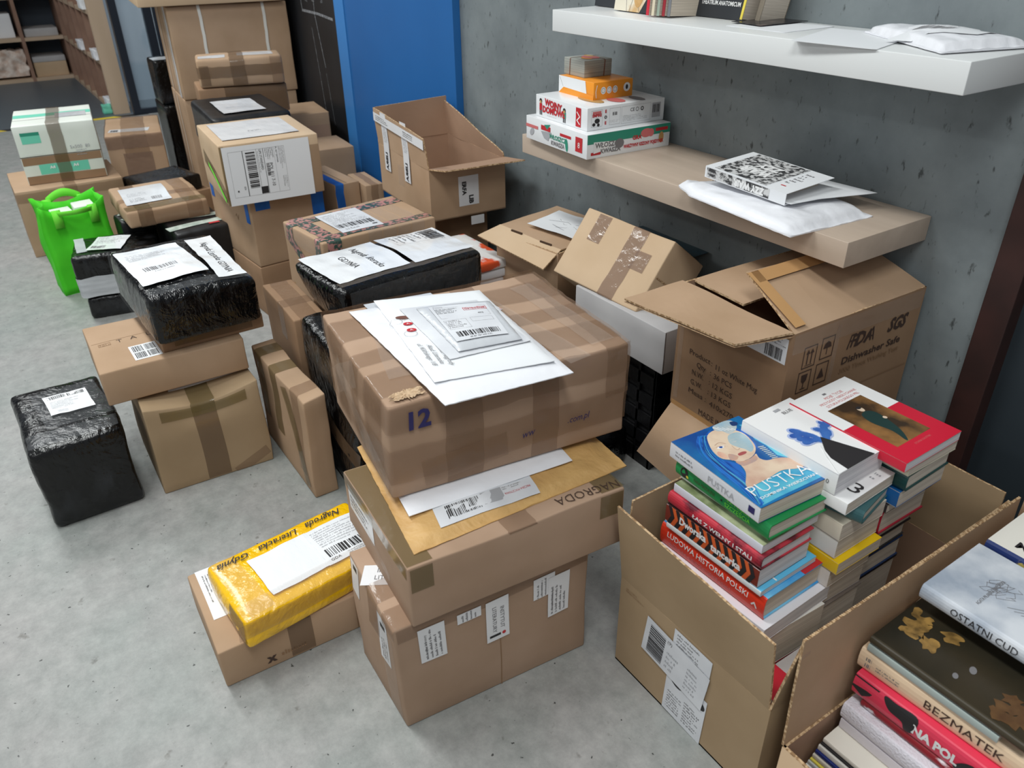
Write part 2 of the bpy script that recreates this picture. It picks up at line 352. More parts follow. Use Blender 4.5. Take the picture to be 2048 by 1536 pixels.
def pad(name, root, quad, th, m, n=14, puff=1.0, wr=0.0015, seed=1, z=0, lab=None, power=0.35, curl=None, margin=0.0):
    """soft flat mailer: quad of 4 xy points, puffed in the middle, thin at the seams"""
    mb = MB(); q = [Vector((a, b, 0)) for a, b in quad]; top = []; bot = []
    for j in range(n+1):
        for i in range(n+1):
            u, v = i/n, j/n; p = q[0]*(1-u)*(1-v)+q[1]*u*(1-v)+q[2]*u*v+q[3]*(1-u)*v
            um, vm = [max(0, min(1, (q_-margin)/(1-2*margin))) for q_ in (u, v)]; e = (4*um*(1-um)*4*vm*(1-vm))**power
            hh = th*(0.12+0.88*e*puff); ns = noise.noise(Vector((p.x*16+seed, p.y*16, seed)))*wr+noise.noise(Vector((p.x*45+seed, p.y*45, seed)))*wr*0.5
            cz = curl(u, v) if curl else 0
            ed = 0.0015*noise.noise(Vector((u*20, v*20, seed)))
            top.append((p.x+ed, p.y+ed, z+max(0.001, hh+ns)+cz)); bot.append((p.x+ed, p.y+ed, z+cz))
    K = n+1; mb.add(top, [(j*K+i, j*K+i+1, (j+1)*K+i+1, (j+1)*K+i) for j in range(n) for i in range(n)], m)
    mb.add(bot, [(j*K+i, (j+1)*K+i, (j+1)*K+i+1, j*K+i+1) for j in range(n) for i in range(n)], m)
    rim = [i for i in range(K)] + [j*K+n for j in range(1, K)] + [n*K+i for i in range(n-1, -1, -1)] + [j*K for j in range(n-1, 0, -1)]
    R = len(rim); mb.add([top[i] for i in rim]+[bot[i] for i in rim], [(i, R+i, R+(i+1) % R, (i+1) % R) for i in range(R)], m)
    o = mb.build(name, root, True, lab)
    def fn(x, y, off=0):   # x,y in 0..1 -> surface
        u, v = x, y; p = q[0]*(1-u)*(1-v)+q[1]*u*(1-v)+q[2]*u*v+q[3]*(1-u)*v
        um, vm = [max(0, min(1, (q_-margin)/(1-2*margin))) for q_ in (u, v)]; e = (4*um*(1-um)*4*vm*(1-vm))**power
        ns = noise.noise(Vector((p.x*16+seed, p.y*16, seed)))*wr+noise.noise(Vector((p.x*45+seed, p.y*45, seed)))*wr*0.5
        return (p.x, p.y, z+max(0.001, th*(0.12+0.88*e*puff)+ns)+(curl(u, v) if curl else 0)+off)
    def fr(u0, v0, rot=0):   # metric frame centred at u0,v0 ; x along edge q0->q1
        ex = (q[1]-q[0]).length; ey = (q[3]-q[0]).length; c, s_ = math.cos(math.radians(rot)), math.sin(math.radians(rot))
        return Fr(lambda x, y, off=0: fn(u0+(c*x-s_*y)/ex, v0+(s_*x+c*y)/ey, off+0.0012))
    o_fr = fr
    return o, o_fr
_bk = 0
def solid(col, rough=0.4, name=None):
    k = 'c%d_%d_%d_%d' % (*col, int(rough*100))
    if k not in M: M[k] = mat(name or 'printed colour', col, rough)
    return k
def book(label_, x, y, z, w, d, th, yaw=0, top=(230, 230, 230), spine=None, hard=True, pages='pages', art=None, sp=None, group=None, rough=0.35, topm=None, spinem=None, name='book', rot=None, tilt=0):
    """spine on the -y side, text runs along +x. x,y,z: centre of the underside"""
    root = thing(name, label_, 'book', (x, y, z), rot or (tilt, 0, yaw), group)
    mt = topm or solid(top, rough); ms = spinem or (solid(spine, rough) if spine else mt)
    c = 0.0025 if hard else 0.0007; ov = 0.003 if hard else 0.0003; W, D = w/2, d/2; mb = MB(); r = min(th*0.5, 0.006 if hard else 0.001)
    # cover cross-section (y,z): top board, rounded spine, bottom board
    mb.box(-W, -D+r, th-c, W, D, th, mt); mb.box(-W, -D+r, 0, W, D, c, mt)
    K = 8; out = []; inn = []
    for i in range(K+1):
        a = math.pi/2+math.pi*i/K; out.append((-D+r+r*1.0*math.cos(a)*(1.0), th/2+th/2*math.sin(a))); inn.append((-D+r+(r-c*0.9)*math.cos(a), th/2+(th/2-c)*math.sin(a)))
    vs = []
    for xx in (-W, W): vs += [(xx, a, b) for a, b in out]+[(xx, a, b) for a, b in inn]
    n = K+1; fs = []
    for i in range(K): fs += [(i, i+1, 2*n+i+1, 2*n+i), (n+i, 2*n+n+i, 2*n+n+i+1, n+i+1), (i, n+i, n+i+1, i+1), (2*n+i, 2*n+i+1, 3*n+i+1, 3*n+i)]
    mb.add(vs, fs, ms); mb.build('cover', root)
    pb = MB(); pb.box(-W+ov, -D+r*0.6, c, W-ov, D-ov, th-c, pages); pb.build('pages', root)
    tf = flat(th); sf = Fr(lambda a, b, o=0: (a, -D-o+0.0002, th/2+b))
    if art:
        p = MB(); ink(p, tf, art, w, d); p.build('cover_print', root)
    if sp:
        p = MB()
        def sfn(a, b, o=0):
            s_ = max(-0.98, min(0.98, 2*b/th)); return (a, -D+r-r*math.sqrt(1-s_*s_)-o-0.0002, th/2+b)
        ink(p, Fr(sfn), sp, w, th); p.build('spine_print', root)
    return root
# ------------------------------------------------------------------ setting
def floor_mat():
    m = bpy.data.materials.new('grey vinyl floor'); m.use_nodes = True; nt = m.node_tree; N = nt.nodes; L = nt.links; b = N['Principled BSDF']
    b.inputs['Roughness'].default_value = 0.42; b.inputs['Specular IOR Level'].default_value = 0.35
    tc = N.new('ShaderNodeTexCoord')
    def nz(s, d, ro=0.6):
        n = N.new('ShaderNodeTexNoise'); n.inputs['Scale'].default_value = s; n.inputs['Detail'].default_value = d; n.inputs['Roughness'].default_value = ro; L.new(tc.outputs['Object'], n.inputs['Vector']); return n
    def rp(src, p0, c0, p1, c1):
        r = N.new('ShaderNodeValToRGB'); r.color_ramp.elements[0].position = p0; r.color_ramp.elements[1].position = p1
        r.color_ramp.elements[0].color = lin(c0); r.color_ramp.elements[1].color = lin(c1); L.new(src, r.inputs[0]); return r
    a0 = rp(nz(20, 12, 0.78).outputs['Fac'], 0.36, (142, 144, 142), 0.64, (168, 169, 167)); a1 = rp(nz(3.5, 4).outputs['Fac'], 0.35, (236, 240, 238), 0.65, (255, 251, 251))
    # small dark pits
    v = nz(70, 2, 0.5); s = rp(v.outputs['Fac'], 0.715, (255, 255, 255), 0.75, (120, 120, 120))
    w = rp(nz(26, 3, 0.6).outputs['Fac'], 0.66, (255, 255, 255), 0.75, (205, 203, 200))
    def mul(x, y):
        k = N.new('ShaderNodeMix'); k.data_type = 'RGBA'; k.blend_type = 'MULTIPLY'; k.inputs[0].default_value = 1; L.new(x, k.inputs[6]); L.new(y, k.inputs[7]); return k.outputs[2]
    # darker floor beyond the hazard line
    sx = N.new('ShaderNodeSeparateXYZ'); L.new(tc.outputs['Object'], sx.inputs[0])
    c = N.new('ShaderNodeMath'); c.operation = 'LESS_THAN'; c.inputs[1].default_value = -7.12; L.new(sx.outputs[0], c.inputs[0])
    mx = N.new('ShaderNodeMix'); mx.data_type = 'RGBA'; L.new(c.outputs[0], mx.inputs[0]); L.new(mul(mul(mul(a0.outputs[0], a1.outputs[0]), s.outputs[0]), w.outputs[0]), mx.inputs[6]); mx.inputs[7].default_value = lin((88, 96, 102))
    L.new(mx.outputs[2], b.inputs['Base Color'])
    bp = N.new('ShaderNodeBump'); bp.inputs['Strength'].default_value = 0.1; bp.inputs['Distance'].default_value = 0.001; L.new(nz(120, 3).outputs['Fac'], bp.inputs['Height']); L.new(bp.outputs[0], b.inputs['Normal'])
    return m
def wall_mat():
    m = bpy.data.materials.new('grey scuffed wall'); m.use_nodes = True; nt = m.node_tree; N = nt.nodes; L = nt.links; b = N['Principled BSDF']; b.inputs['Roughness'].default_value = 0.6
    tc = N.new('ShaderNodeTexCoord'); mp = N.new('ShaderNodeMapping'); L.new(tc.outputs['Object'], mp.inputs[0]); mp.inputs['Scale'].default_value = (1, 1, 0.42); mp.inputs['Rotation'].default_value = (0, 0.25, 0)
    def nz(s, d, vec, ro=0.6):
        n = N.new('ShaderNodeTexNoise'); n.inputs['Scale'].default_value = s; n.inputs['Detail'].default_value = d; n.inputs['Roughness'].default_value = ro; L.new(vec, n.inputs['Vector']); return n.outputs['Fac']
    def rp(src, p0, c0, p1, c1):
        r = N.new('ShaderNodeValToRGB'); r.color_ramp.elements[0].position = p0; r.color_ramp.elements[1].position = p1
        r.color_ramp.elements[0].color = lin(c0); r.color_ramp.elements[1].color = lin(c1); L.new(src, r.inputs[0]); return r.outputs[0]
    a = rp(nz(5, 8, tc.outputs['Object']), 0.35, (108, 116, 119), 0.7, (132, 140, 142)); s = rp(nz(62, 3, mp.outputs[0]), 0.62, (255, 255, 255), 0.71, (150, 150, 148))
    k = N.new('ShaderNodeMix'); k.data_type = 'RGBA'; k.blend_type = 'MULTIPLY'; k.inputs[0].default_value = 1; L.new(a, k.inputs[6]); L.new(s, k.inputs[7]); L.new(k.outputs[2], b.inputs['Base Color'])
    bp = N.new('ShaderNodeBump'); bp.inputs['Strength'].default_value = 0.3; bp.inputs['Distance'].default_value = 0.002; L.new(nz(62, 3, mp.outputs[0]), bp.inputs['Height']); L.new(bp.outputs[0], b.inputs['Normal'])
    return m
def simple(name, m, x0, y0, z0, x1, y1, z1, parent=None, r=0):
    mb = MB(); mb.box(x0, y0, z0, x1, y1, z1, m); o = mb.build(name, parent)
    if r: bv = o.modifiers.new('b', 'BEVEL'); bv.width = r; bv.segments = 2
    return o
fl = MB(); fl.add([(-12, -6, 0), (3, -6, 0), (3, 1.5, 0), (-12, 1.5, 0)], [(0, 1, 2, 3)], floor_mat()); struct(fl.build('floor'))
M['wall'] = wall_mat(); M['wallback'] = mat('far dark wall', (70, 80, 92), 0.7); M['frame_red'] = mat('reddish brown door frame', (56, 30, 26), 0.6, var=(44, 24, 21), scale=14)
M['door'] = mat('dark door leaf', (38, 46, 52), 0.55, var=(46, 54, 60), scale=3)
struct(simple('wall_right', 'wall', -7.0, 0, 0, -0.655, 0.12, 2.9))
struct(simple('wall_far', 'wallback', -9.95, -6, 0, -9.85, 1.5, 2.9))
struct(simple('wall_side', 'wallback', -0.1, 0.02, 0, 3, 0.14, 2.9))
tr = simple('trim_1', 'frame_red', -0.655, -0.02, 0, -0.60, 0.13, 2.2, r=0.002); struct(tr)
dr = MB(); dr.box(-0.60, 0.02, 0, -0.42, 0.07, 2.2, 'door'); dr.box(-0.416, 0.03, 0, 0.35, 0.075, 2.2, 'door'); struct(dr.build('door_1'))
M['blue'] = mat('blue panel paint', (34, 104, 172), 0.45, var=(30, 98, 164), scale=2); M['blue2'] = mat('lighter blue panel edge', (58, 130, 200), 0.45)
M['blackboard'] = mat('black chalkboard', (24, 25, 28), 0.55, var=(34, 35, 39), scale=4, detail=8); M['chalk'] = mat('chalk', (150, 152, 156), 0.9, var=(80, 82, 86), scale=120, contrast=(0.3, 0.7))
t = thing('wall_panel', 'tall glossy blue panel on the grey wall right of the chalkboard', 'panel', (-3.1, 0, 0))
simple('panel_board', 'blue', -0.495, -0.03, 0.02, 0.465, -0.001, 2.4, t); o = simple('panel_strip', 'blue2', -0.605, -0.034, 0.02, -0.498, -0.001, 2.4, t); o['label'] = 'lighter blue edge strip'
t = thing('chalkboard', 'black chalkboard with faint chalk lines behind the strapped boxes', 'board', (-4.35, 0, 0))
simple('board', 'blackboard', -0.6, -0.02, 0.02, 0.64, -0.001, 2.3, t)
p = MB(); ink(p, Fr(lambda x, y, o=0: (x, -0.0205-o, y)), [('stroke', [(0.20, 0.93), (0.40, 0.927), (0.58, 0.915)], 0.012, 'chalk'), ('stroke', [(0.20, 0.93), (0.19, 1.03)], 0.006, 'chalk'), ('stroke', [(0.37, 1.05), (0.36, 0.92), (0.42, 0.69)], 0.006, 'chalk'),
    ('stroke', [(0.30, 0.86), (0.33, 0.66), (0.36, 0.42)], 0.004, 'chalk'), ('stroke', [(0.42, 0.66), (0.455, 0.42)], 0.003, 'chalk'), ('t', 'n,', 0.27, 0.985, 0.04, 'chalk'), ('t', 'ac', 0.36, 0.99, 0.04, 'chalk'), ('t', 'ai', 0.47, 0.99, 0.04, 'chalk')])
p.build('chalk_marks', t)
# hazard tape on the floor
M['hz_y'] = mat('yellow floor tape', (228, 200, 60), 0.5); M['hz_b'] = mat('black floor tape', (40, 40, 42), 0.5)
mb = MB(); n = 26
for i in range(n):
    y = -3.0+i*0.1; mb.add([(-7.12, y, 0.001), (-7.05, y+0.05, 0.001), (-7.05, y+0.15, 0.001), (-7.12, y+0.1, 0.001)], [(0, 1, 2, 3)], 'hz_y' if (i//2) % 2 else 'hz_b')
tag(mb.build('floor_tape'), 'yellow and black hazard tape line across the floor', 'tape')
# glass partition and frames at the far end
M['mdf'] = mat('pale wood board', (196, 172, 148), 0.6, var=(186, 162, 136), scale=5, stretch=(1, 1, 0.2)); M['frame_dk'] = mat('dark navy frame', (30, 36, 48), 0.4)
M['glass'] = mat('bright glass', (190, 214, 232), 0.12, alpha=0.15); M['bay'] = mat('reddish bay board', (150, 118, 100), 0.7, var=(136, 104, 88), scale=6)
M['bright'] = mat('pale blue wall panel', (226, 238, 248), 0.6, var=(200, 218, 232), scale=2.5, detail=0, contrast=(0.48, 0.52))
t = thing('glass_door', 'glass door with dark frame beyond the pale wooden post', 'door', (-7.1, -0.33, 0))
mb = MB(); mb.box(-0.03, -0.125, 0, 0.03, -0.07, 2.3, 'frame_dk'); mb.box(-0.03, 0.11, 0, 0.03, 0.17, 2.3, 'frame_dk'); mb.box(-0.03, -0.07, 2.2, 0.03, 0.11, 2.3, 'frame_dk'); mb.box(-0.03, -0.07, 0, 0.03, 0.11, 0.04, 'frame_dk'); mb.build('door_frame', t)
simple('glass_pane', 'glass', -0.006, -0.07, 0.04, 0.006, 0.11, 2.2, t)
struct(simple('wall_back', 'bright', -7.75, -0.42, 0, -7.70, 0.3, 2.9)); struct(simple('wall_end', 'frame_dk', -7.1, -0.15, 0, -7.04, 0.0, 2.9))
def shelf_unit(lab, x, y, rz, cols, rows, cw, ch, dep, name='shelving_unit'):
    t = thing(name, lab, 'shelving', (x, y, 0), (0, 0, rz)); b = 0.03
    for i in range(cols+1): simple('upright', 'bay', i*cw-b/2, 0.0, 0, i*cw+b/2, dep, rows*ch+b, t)
    for j in range(rows+1): simple('shelf_board', 'mdf', b/2, 0.002, j*ch, cols*cw-b/2, dep, j*ch+b, t)
    simple('back_panel', 'wallback', 0, dep, 0, cols*cw, dep+0.01, rows*ch+b, t); return t
t = shelf_unit('pale wooden shelving unit seen edge on beside the glass door', -9.3, -0.58, 0, 6, 4, 0.34, 0.36, 0.115)
simple('end_panel', 'mdf', 2.04+0.016, -0.005, 0, 2.04+0.07, 0.115, 1.5, t)
shelf_unit('wide dark shelving unit at the far end of the room', -9.35, -2.75, 90, 6, 4, 0.365, 0.36, 0.42)
M['rag'] = mat('crumpled packing paper', (196, 168, 150), 0.8, var=(226, 214, 204), scale=22)
mb = MB()
o = Box(None, 0.30, 0.34, 0.22, amp=0.03, freq=14, amp2=0.012, step=0.02).body('rag', 'packing_paper'); o.location = (-9.55, -1.12, 0.05); tag(o, 'heap of crumpled packing paper on the lowest far shelf', 'paper')
def blk(name, lab, cat, m, x, y, z, w, d, h, rz=0, **k):
    kw = dict(r=0.004, amp=0.001); kw.update(k); o = Box(None, w, d, h, **kw).body(m, name); o.location = (x, y, z); o.rotation_euler = (0, 0, math.radians(rz)); return tag(o, lab, cat)
blk('paper_stack', 'tall stack of white paper on the far middle shelf', 'paper', 'paper', -9.6, -1.12, 0.39, 0.3, 0.3, 0.21)
blk('carton_stack', 'cream cartons on the lowest far shelf right of the packing paper', 'box', 'card_pale', -9.57, -0.75, 0.03, 0.34, 0.29, 0.13)
blk('paper_sheets', 'pale sheets piled on top of the cream cartons', 'paper', 'board_w', -9.57, -0.75, 0.161, 0.34, 0.29, 0.05)
blk('paper_sheets', 'mauve grey sheets piled on the far middle shelf', 'paper', 'board_w', -9.57, -0.75, 0.39, 0.34, 0.29, 0.07)
for i, (x, z, c, lab) in enumerate(((-7.42, 0.39, 'plastic_w', 'white crumpled wrapping hanging from the nearest middle bay'), (-8.15, 0.39, 'plastic_w', 'white cloth bundle in the middle bay further back'), (-7.38, 0.03, 'plastic_w', 'white crumpled bag at the foot of the wooden post'), (-7.45, 0.75, 'paper', 'white papers in the nearest upper bay'))):
    blk('wrapping_bundle', lab, 'bag', c, x, -0.52, z, 0.2, 0.16, 0.07, amp=0.02, freq=12, amp2=0.01, step=0.015)
blk('bottle_crate', 'green and white bag end on the floor beside the wooden post', 'bag', 'mint', -7.28, -0.62, 0, 0.07, 0.06, 0.07, amp=0.012, freq=14, amp2=0.008, step=0.012)  # small crumpled block for the bag end by the post

# ------------------------------------------------------------------ wall shelves
M['sh_white'] = mat('white shelf laminate', (222, 224, 224), 0.35); M['sh_wood'] = mat('pale oak shelf', (196, 178, 161), 0.38, var=(180, 162, 145), scale=7, detail=6, stretch=(0.25, 3, 3), contrast=(0.3, 0.7))
o = Box(None, 1.077, 0.2405, 0.0494, r=0.0012, amp=0, step=0.2).body('sh_white', 'wall_shelf'); o.location = (-1.2177, -0.121, 1.0564); tag(o, 'thick white floating shelf on the grey wall above the wooden one', 'shelf')
o = Box(None, 1.060, 0.2605, 0.05, r=0.0012, amp=0, step=0.2).body('sh_wood', 'wall_shelf'); o.location = (-1.335, -0.131, 0.734); tag(o, 'thick pale oak floating shelf below the white shelf', 'shelf')

# games on the wooden shelf
M['game_w'] = mat('glossy white game box', (232, 234, 236), 0.25); M['orange'] = mat('orange box print', (240, 152, 44), 0.35); M['teal_g'] = mat('green box print', (46, 142, 118), 0.4)
M['crimson'] = mat('crimson print', (190, 30, 42), 0.4)
b = carton('white and green board game box with cartoon jars, bottom of the game stack', (-1.676, -0.150, 0.784), 0.284, 0.264, 0.060, -2.8, 'game_w', 'board_game_box', 'game box', r=0.001, amp=0, body_name='box', step=0.1)
b.prints('front', 0, 0.03, [('rect', 0.0, 0.032, 0.06, 0.008, 'redsoft'), ('poly', [(0.09, 0.05), (0.12, 0.055), (0.105, 0.04)], 'teal_g'), ('rect', 0.075, 0.036, 0.045, 0.012, 'red'), ('poly', [(0.075, 0.032), (0.125, 0.036), (0.11, 0.012), (0.09, 0.016)], 'ink_grey'), ('rect', 0.165, 0.036, 0.05, 0.007, 'red'),
    ('t', 'WŁOSZCZ', 0.155, 0.026, 0.016, 'teal_g', {'bold': 0.03}), ('t', 'KWASZA', 0.155, 0.011, 0.015, 'ink_soft', {'bold': 0.03}), ('ell', 0.196, 0.018, 0.006, 0.016, 'teal_g', 8), ('rect', 0.235, 0.012, 0.03, 0.036, 'red'), ('t', '8', 0.25, 0.028, 0.02, 'white'), ('ell', 0.03, 0.022, 0.012, 0.008, 'ink_grey', 40)], W=0.284, H=0.06)
b.prints('right', 0, 0.03, [('rect', 0.001, 0.036, 0.262, 0.023, 'teal_g'), ('poly', [(0.02, 0.012), (0.05, 0.016), (0.09, 0.036), (0.02, 0.040)], 'white'), ('rect', 0.012, 0.008, 0.03, 0.007, 'red'), ('t', 'WŁOSZCZ', 0.066, 0.03, 0.017, 'ink_soft', {'bold': 0.04}), ('t', 'KWASZA', 0.072, 0.015, 0.015, 'ink_soft', {'bold': 0.04}), ('ell', 0.10, 0.028, 0.014, 0.012, 'ink_soft'),
    ('t', 'GRA', 0.155, 0.035, 0.014, 'crimson', {'bold': 0.04}), ('t', 'WARZYWNY KISZONY POJEDYNEK', 0.178, 0.017, 0.012, 'crimson', {'bold': 0.04, 'w': 0.13}), ('ell', 0.185, 0.043, 0.018, 0.011, 'redsoft'), ('ell', 0.20, 0.042, 0.01, 0.01, 'redsoft'), ('rect', 0.215, 0.043, 0.04, 0.008, 'red'), ('ell', 0.235, 0.026, 0.008, 0.014, 'kraft')], W=0.264, H=0.06)
b = carton('white board game box with red lettering and cartoon children, second from bottom of game stack', (-1.681, -0.140, 0.8445), 0.233, 0.246, 0.055, -2.3, 'game_w', 'board_game_box', 'game box', r=0.001, amp=0, body_name='box', step=0.1)
b.prints('front', 0, 0.0275, [('t', 'WOJNY', 0.083, 0.039, 0.022, 'crimson', {'bold': 0.05, 'rot': -4}), ('t', 'DOMOWE', 0.085, 0.022, 0.022, 'crimson', {'bold': 0.05}), ('lines', 0.055, 0.007, 0.06, 0.004, 1, 'ink_grey'), ('rect', 0.185, 0.005, 0.022, 0.046, 'crimson'), ('stroke', [(0.19, 0.04), (0.202, 0.03), (0.19, 0.02), (0.202, 0.012)], 0.003, 'white'),
    ('rect', 0.018, 0.018, 0.012, 0.018, 'crimson'), ('ell', 0.024, 0.042, 0.006, 0.006, 'ink'), ('ell', 0.024, 0.039, 0.004, 0.004, 'kraft', 0, 0.0002), ('rect', 0.019, 0.006, 0.004, 0.012, 'ink'), ('rect', 0.026, 0.006, 0.004, 0.012, 'ink'), ('rect', 0.128, 0.014, 0.013, 0.016, 'teal_g'), ('ell', 0.134, 0.034, 0.006, 0.006, 'ink'), ('ell', 0.134, 0.031, 0.004, 0.004, 'kraft', 0, 0.0002), ('rect', 0.129, 0.004, 0.004, 0.01, 'ink'), ('rect', 0.136, 0.004, 0.004, 0.01, 'ink')], W=0.233, H=0.055)
b.prints('right', 0, 0.0275, [('frame', 0.012, 0.008, 0.034, 0.04, 0.0006, 'ink_grey'), ('t', 'EMPIRE', 0.029, 0.035, 0.009, 'crimson', {'bold': 0.05}), ('rect', 0.016, 0.039, 0.026, 0.006, 'redsoft'), ('ell', 0.03, 0.022, 0.008, 0.006, 'ink'), ('ell', 0.02, 0.014, 0.005, 0.004, 'ink'), ('ell', 0.034, 0.012, 0.004, 0.004, 'ink'),
    ('t', 'E', 0.056, 0.042, 0.010, 'crimson', {'bold': 0.05}), ('t', 'O', 0.056, 0.028, 0.010, 'ink', {'bold': 0.05}), ('t', 'E', 0.056, 0.014, 0.010, 'crimson', {'bold': 0.05}), ('frame', 0.068, 0.008, 0.034, 0.040, 0.0005, 'ink_grey'), ('bar', 0.078, 0.03, 0.014, 0.008), ('frame', 0.106, 0.006, 0.094, 0.042, 0.0005, 'ink_grey'),
    ('t', 'CE', 0.14, 0.037, 0.012, 'ink'), ('ring', 0.156, 0.037, 0.005, 0.001, 'ink'), ('ring', 0.172, 0.037, 0.005, 0.002, 'ink'), ('lines', 0.11, 0.01, 0.085, 0.016, 4, 'ink_grey'), ('rect', 0.205, 0.010, 0.028, 0.036, 'ink_grey'), ('bar', 0.207, 0.022, 0.024, 0.02), ('lines', 0.07, 0.012, 0.03, 0.008, 3, 'ink_grey')], W=0.246, H=0.055)
b.prints('top', 0, 0, [('ell', 0.07, 0.16, 0.02, 0.006, 'redsoft'), ('ell', 0.15, 0.07, 0.05, 0.02, 'kraft'), ('ell', 0.19, 0.12, 0.03, 0.02, 'redsoft'), ('ell', 0.20, 0.18, 0.03, 0.014, 'ink_soft'), ('ell', 0.12, 0.10, 0.02, 0.02, 'orange')], W=0.233, H=0.246)
b = carton('small orange and white game box, second from top of the game stack', (-1.711, -0.131, 0.8995), 0.154, 0.126, 0.043, -1.9, 'orange', 'board_game_box', 'game box', r=0.001, amp=0, body_name='box', step=0.1)
b.prints('front', 0, 0.0215, [('poly', [(0.0, 0.0), (0.022, 0.015), (0.125, 0.012), (0.118, 0.043), (0, 0.043)], 'game_w'), ('stroke', [(0.004, 0.04), (0.02, 0.018)], 0.001, 'ink_soft'), ('poly', [(0, 0), (0.154, 0), (0.154, 0.012), (0.125, 0.013), (0.022, 0.016)], 'orange', 0.0001)], W=0.154, H=0.043)
b.prints('right', 0, 0.0215, [('ell', 0.03, 0.022, 0.008, 0.009, 'white'), ('ring', 0.03, 0.022, 0.006, 0.001, 'teal_g'), ('ell', 0.049, 0.022, 0.008, 0.009, 'white'), ('ring', 0.049, 0.022, 0.006, 0.001, 'teal_g'), ('ell', 0.068, 0.022, 0.008, 0.009, 'white'), ('ring', 0.068, 0.022, 0.006, 0.001, 'teal_g'), ('ell', 0.106, 0.024, 0.011, 0.011, 'white'), ('ell', 0.106, 0.024, 0.004, 0.006, 'ink'), ('stroke', [(0.01, 0.036), (0.006, 0.02), (0.008, 0.006)], 0.002, 'white')], W=0.126, H=0.043)
M['cards'] = mat('stack of grey card edges', (132, 136, 132), 0.6, var=(176, 178, 170), scale=4, stretch=(1, 1, 160), contrast=(0.3, 0.7)); M['elastic'] = mat('brown rubber band', (120, 74, 54), 0.6)
b = carton('bundle of grey playing cards held by rubber bands on top of the game stack', (-1.750, -0.128, 0.9425), 0.094, 0.088, 0.042, -3.3, 'cards', 'card_bundle', 'cards', r=0.002, amp=0.0006, body_name='card_stack', step=0.03)
b.over('x', 0.02, 0.003, 0.041, 0.041, 'elastic', 'rubber_band'); b.over('y', -0.018, 0.003, 0.041, 0.041, 'elastic', 'rubber_band')
b.prints('top', 0, 0, [('ell', 0.05, 0.05, 0.03, 0.02, 'redsoft'), ('ell', 0.06, 0.03, 0.02, 0.012, 'orange'), ('ell', 0.03, 0.06, 0.02, 0.01, 'kraft')], W=0.094, H=0.088)

# books and papers on the white shelf
WS = 1.106
M['cream'] = mat('cream cover', (226, 218, 198), 0.4, var=(205, 170, 120), scale=14, contrast=(0.5, 0.62)); M['bk_dark'] = mat('charcoal cover', (42, 45, 50), 0.45)
def standing(lab, x, y, w, d, h, m, rz=0, tx=0, lean=0, art=None, name='book', group=None, pg='pages'):
    """upright book, front cover on the -y side, spine at -x"""
    root = thing(name, lab, 'book', (x, y, WS), (tx, lean, rz), group); c = 0.0012; mb = MB()
    mb.box(-w/2, -d/2, 0, w/2, -d/2+c, h, m); mb.box(-w/2, d/2-c, 0, w/2, d/2, h, m); mb.box(-w/2, -d/2+c, 0, -w/2+c, d/2-c, h, m); mb.build('cover', root)
    pb = MB(); pb.box(-w/2+c, -d/2+c, 0.001, w/2-0.001, d/2-c, h-0.001, pg); pb.build('pages', root)
    if art: p = MB(); ink(p, Fr(lambda a, b, o=0: (a, -d/2-o, b+h/2)), art, w, h); p.build('cover_print', root)
standing('dark covered book standing at the left end of the white shelf', -1.685, -0.10, 0.14, 0.02, 0.22, 'bk_dark', -2, -8)
standing('cream illustrated book standing upright left of the anatomical book', -1.555, -0.135, 0.15, 0.035, 0.22, 'cream', -4, -8, art=[('stroke', [(0.05, 0.0), (0.04, 0.05), (0.07, 0.1)], 0.001, 'ink_soft'), ('stroke', [(0.06, 0.0), (0.08, 0.06), (0.06, 0.1)], 0.001, 'ink_soft'), ('stroke', [(0.10, 0.0), (0.07, 0.05), (0.10, 0.1)], 0.001, 'ink_soft'), ('poly', [(0.10, 0.0), (0.15, 0.0), (0.15, 0.06), (0.12, 0.03)], 'bk_dark'), ('ell', 0.09, 0.05, 0.02, 0.04, 'kraft')], pg='pages_w')
for i, (c, lab) in enumerate((((200, 40, 60), 'thin red edged'), ((215, 205, 180), 'thin cream'), ((150, 165, 150), 'thin grey green'), ((150, 40, 50), 'thin dark red'), ((120, 122, 126), 'thin grey'))):
    k = 'sl%d' % i; M[k] = mat('slim cover', c, 0.4); standing(lab+' booklet in the upright row beside the cream illustrated book', -1.466+i*0.013, -0.115+i*0.004, 0.009, 0.14, 0.21, k, -3, -3)
standing('black book lettered THEATRUM ANATOMICUM leaning on the white shelf', -1.345, -0.085, 0.165, 0.012, 0.23, 'bk_dark', 0, -10, art=[('t', 'THEATRUM ANATOMICUM', 0.085, 0.030, 0.0125, 'white', {'bold': 0.02, 'w': 0.115}), ('t', 'LILLAHIJA', 0.085, 0.056, 0.0125, 'white', {'w': 0.05}), ('rect', 0.078, 0.044, 0.016, 0.0015, 'ink_grey')])
M['lemon'] = mat('yellow edge', (226, 206, 80), 0.5); M['taupe'] = mat('taupe cover', (128, 118, 104), 0.5)
standing('thin yellow edged booklet leaning behind the black anatomical book', -1.252, -0.07, 0.006, 0.10, 0.22, 'lemon', 0, -8, 4); standing('taupe covered book leaning behind the yellow edged booklet', -1.225, -0.06, 0.012, 0.08, 0.2, 'taupe', 0, -8, 6)
def slab(name, lab, cat, quad, z, th, m, art=None, w=1, h=1, n=10, puff=0.3, wr=0.0006, seed=1, curl=None, power=0.25, margin=0.0):
    root = thing(name, lab, cat, (quad[0][0], quad[0][1], z)); q = [(a-quad[0][0], b-quad[0][1]) for a, b in quad]
    o, fr = pad('sheet' if th < 0.004 else 'mailer', root, q, th, m, n, puff, wr, seed, curl=curl, power=power, margin=margin); return root, fr
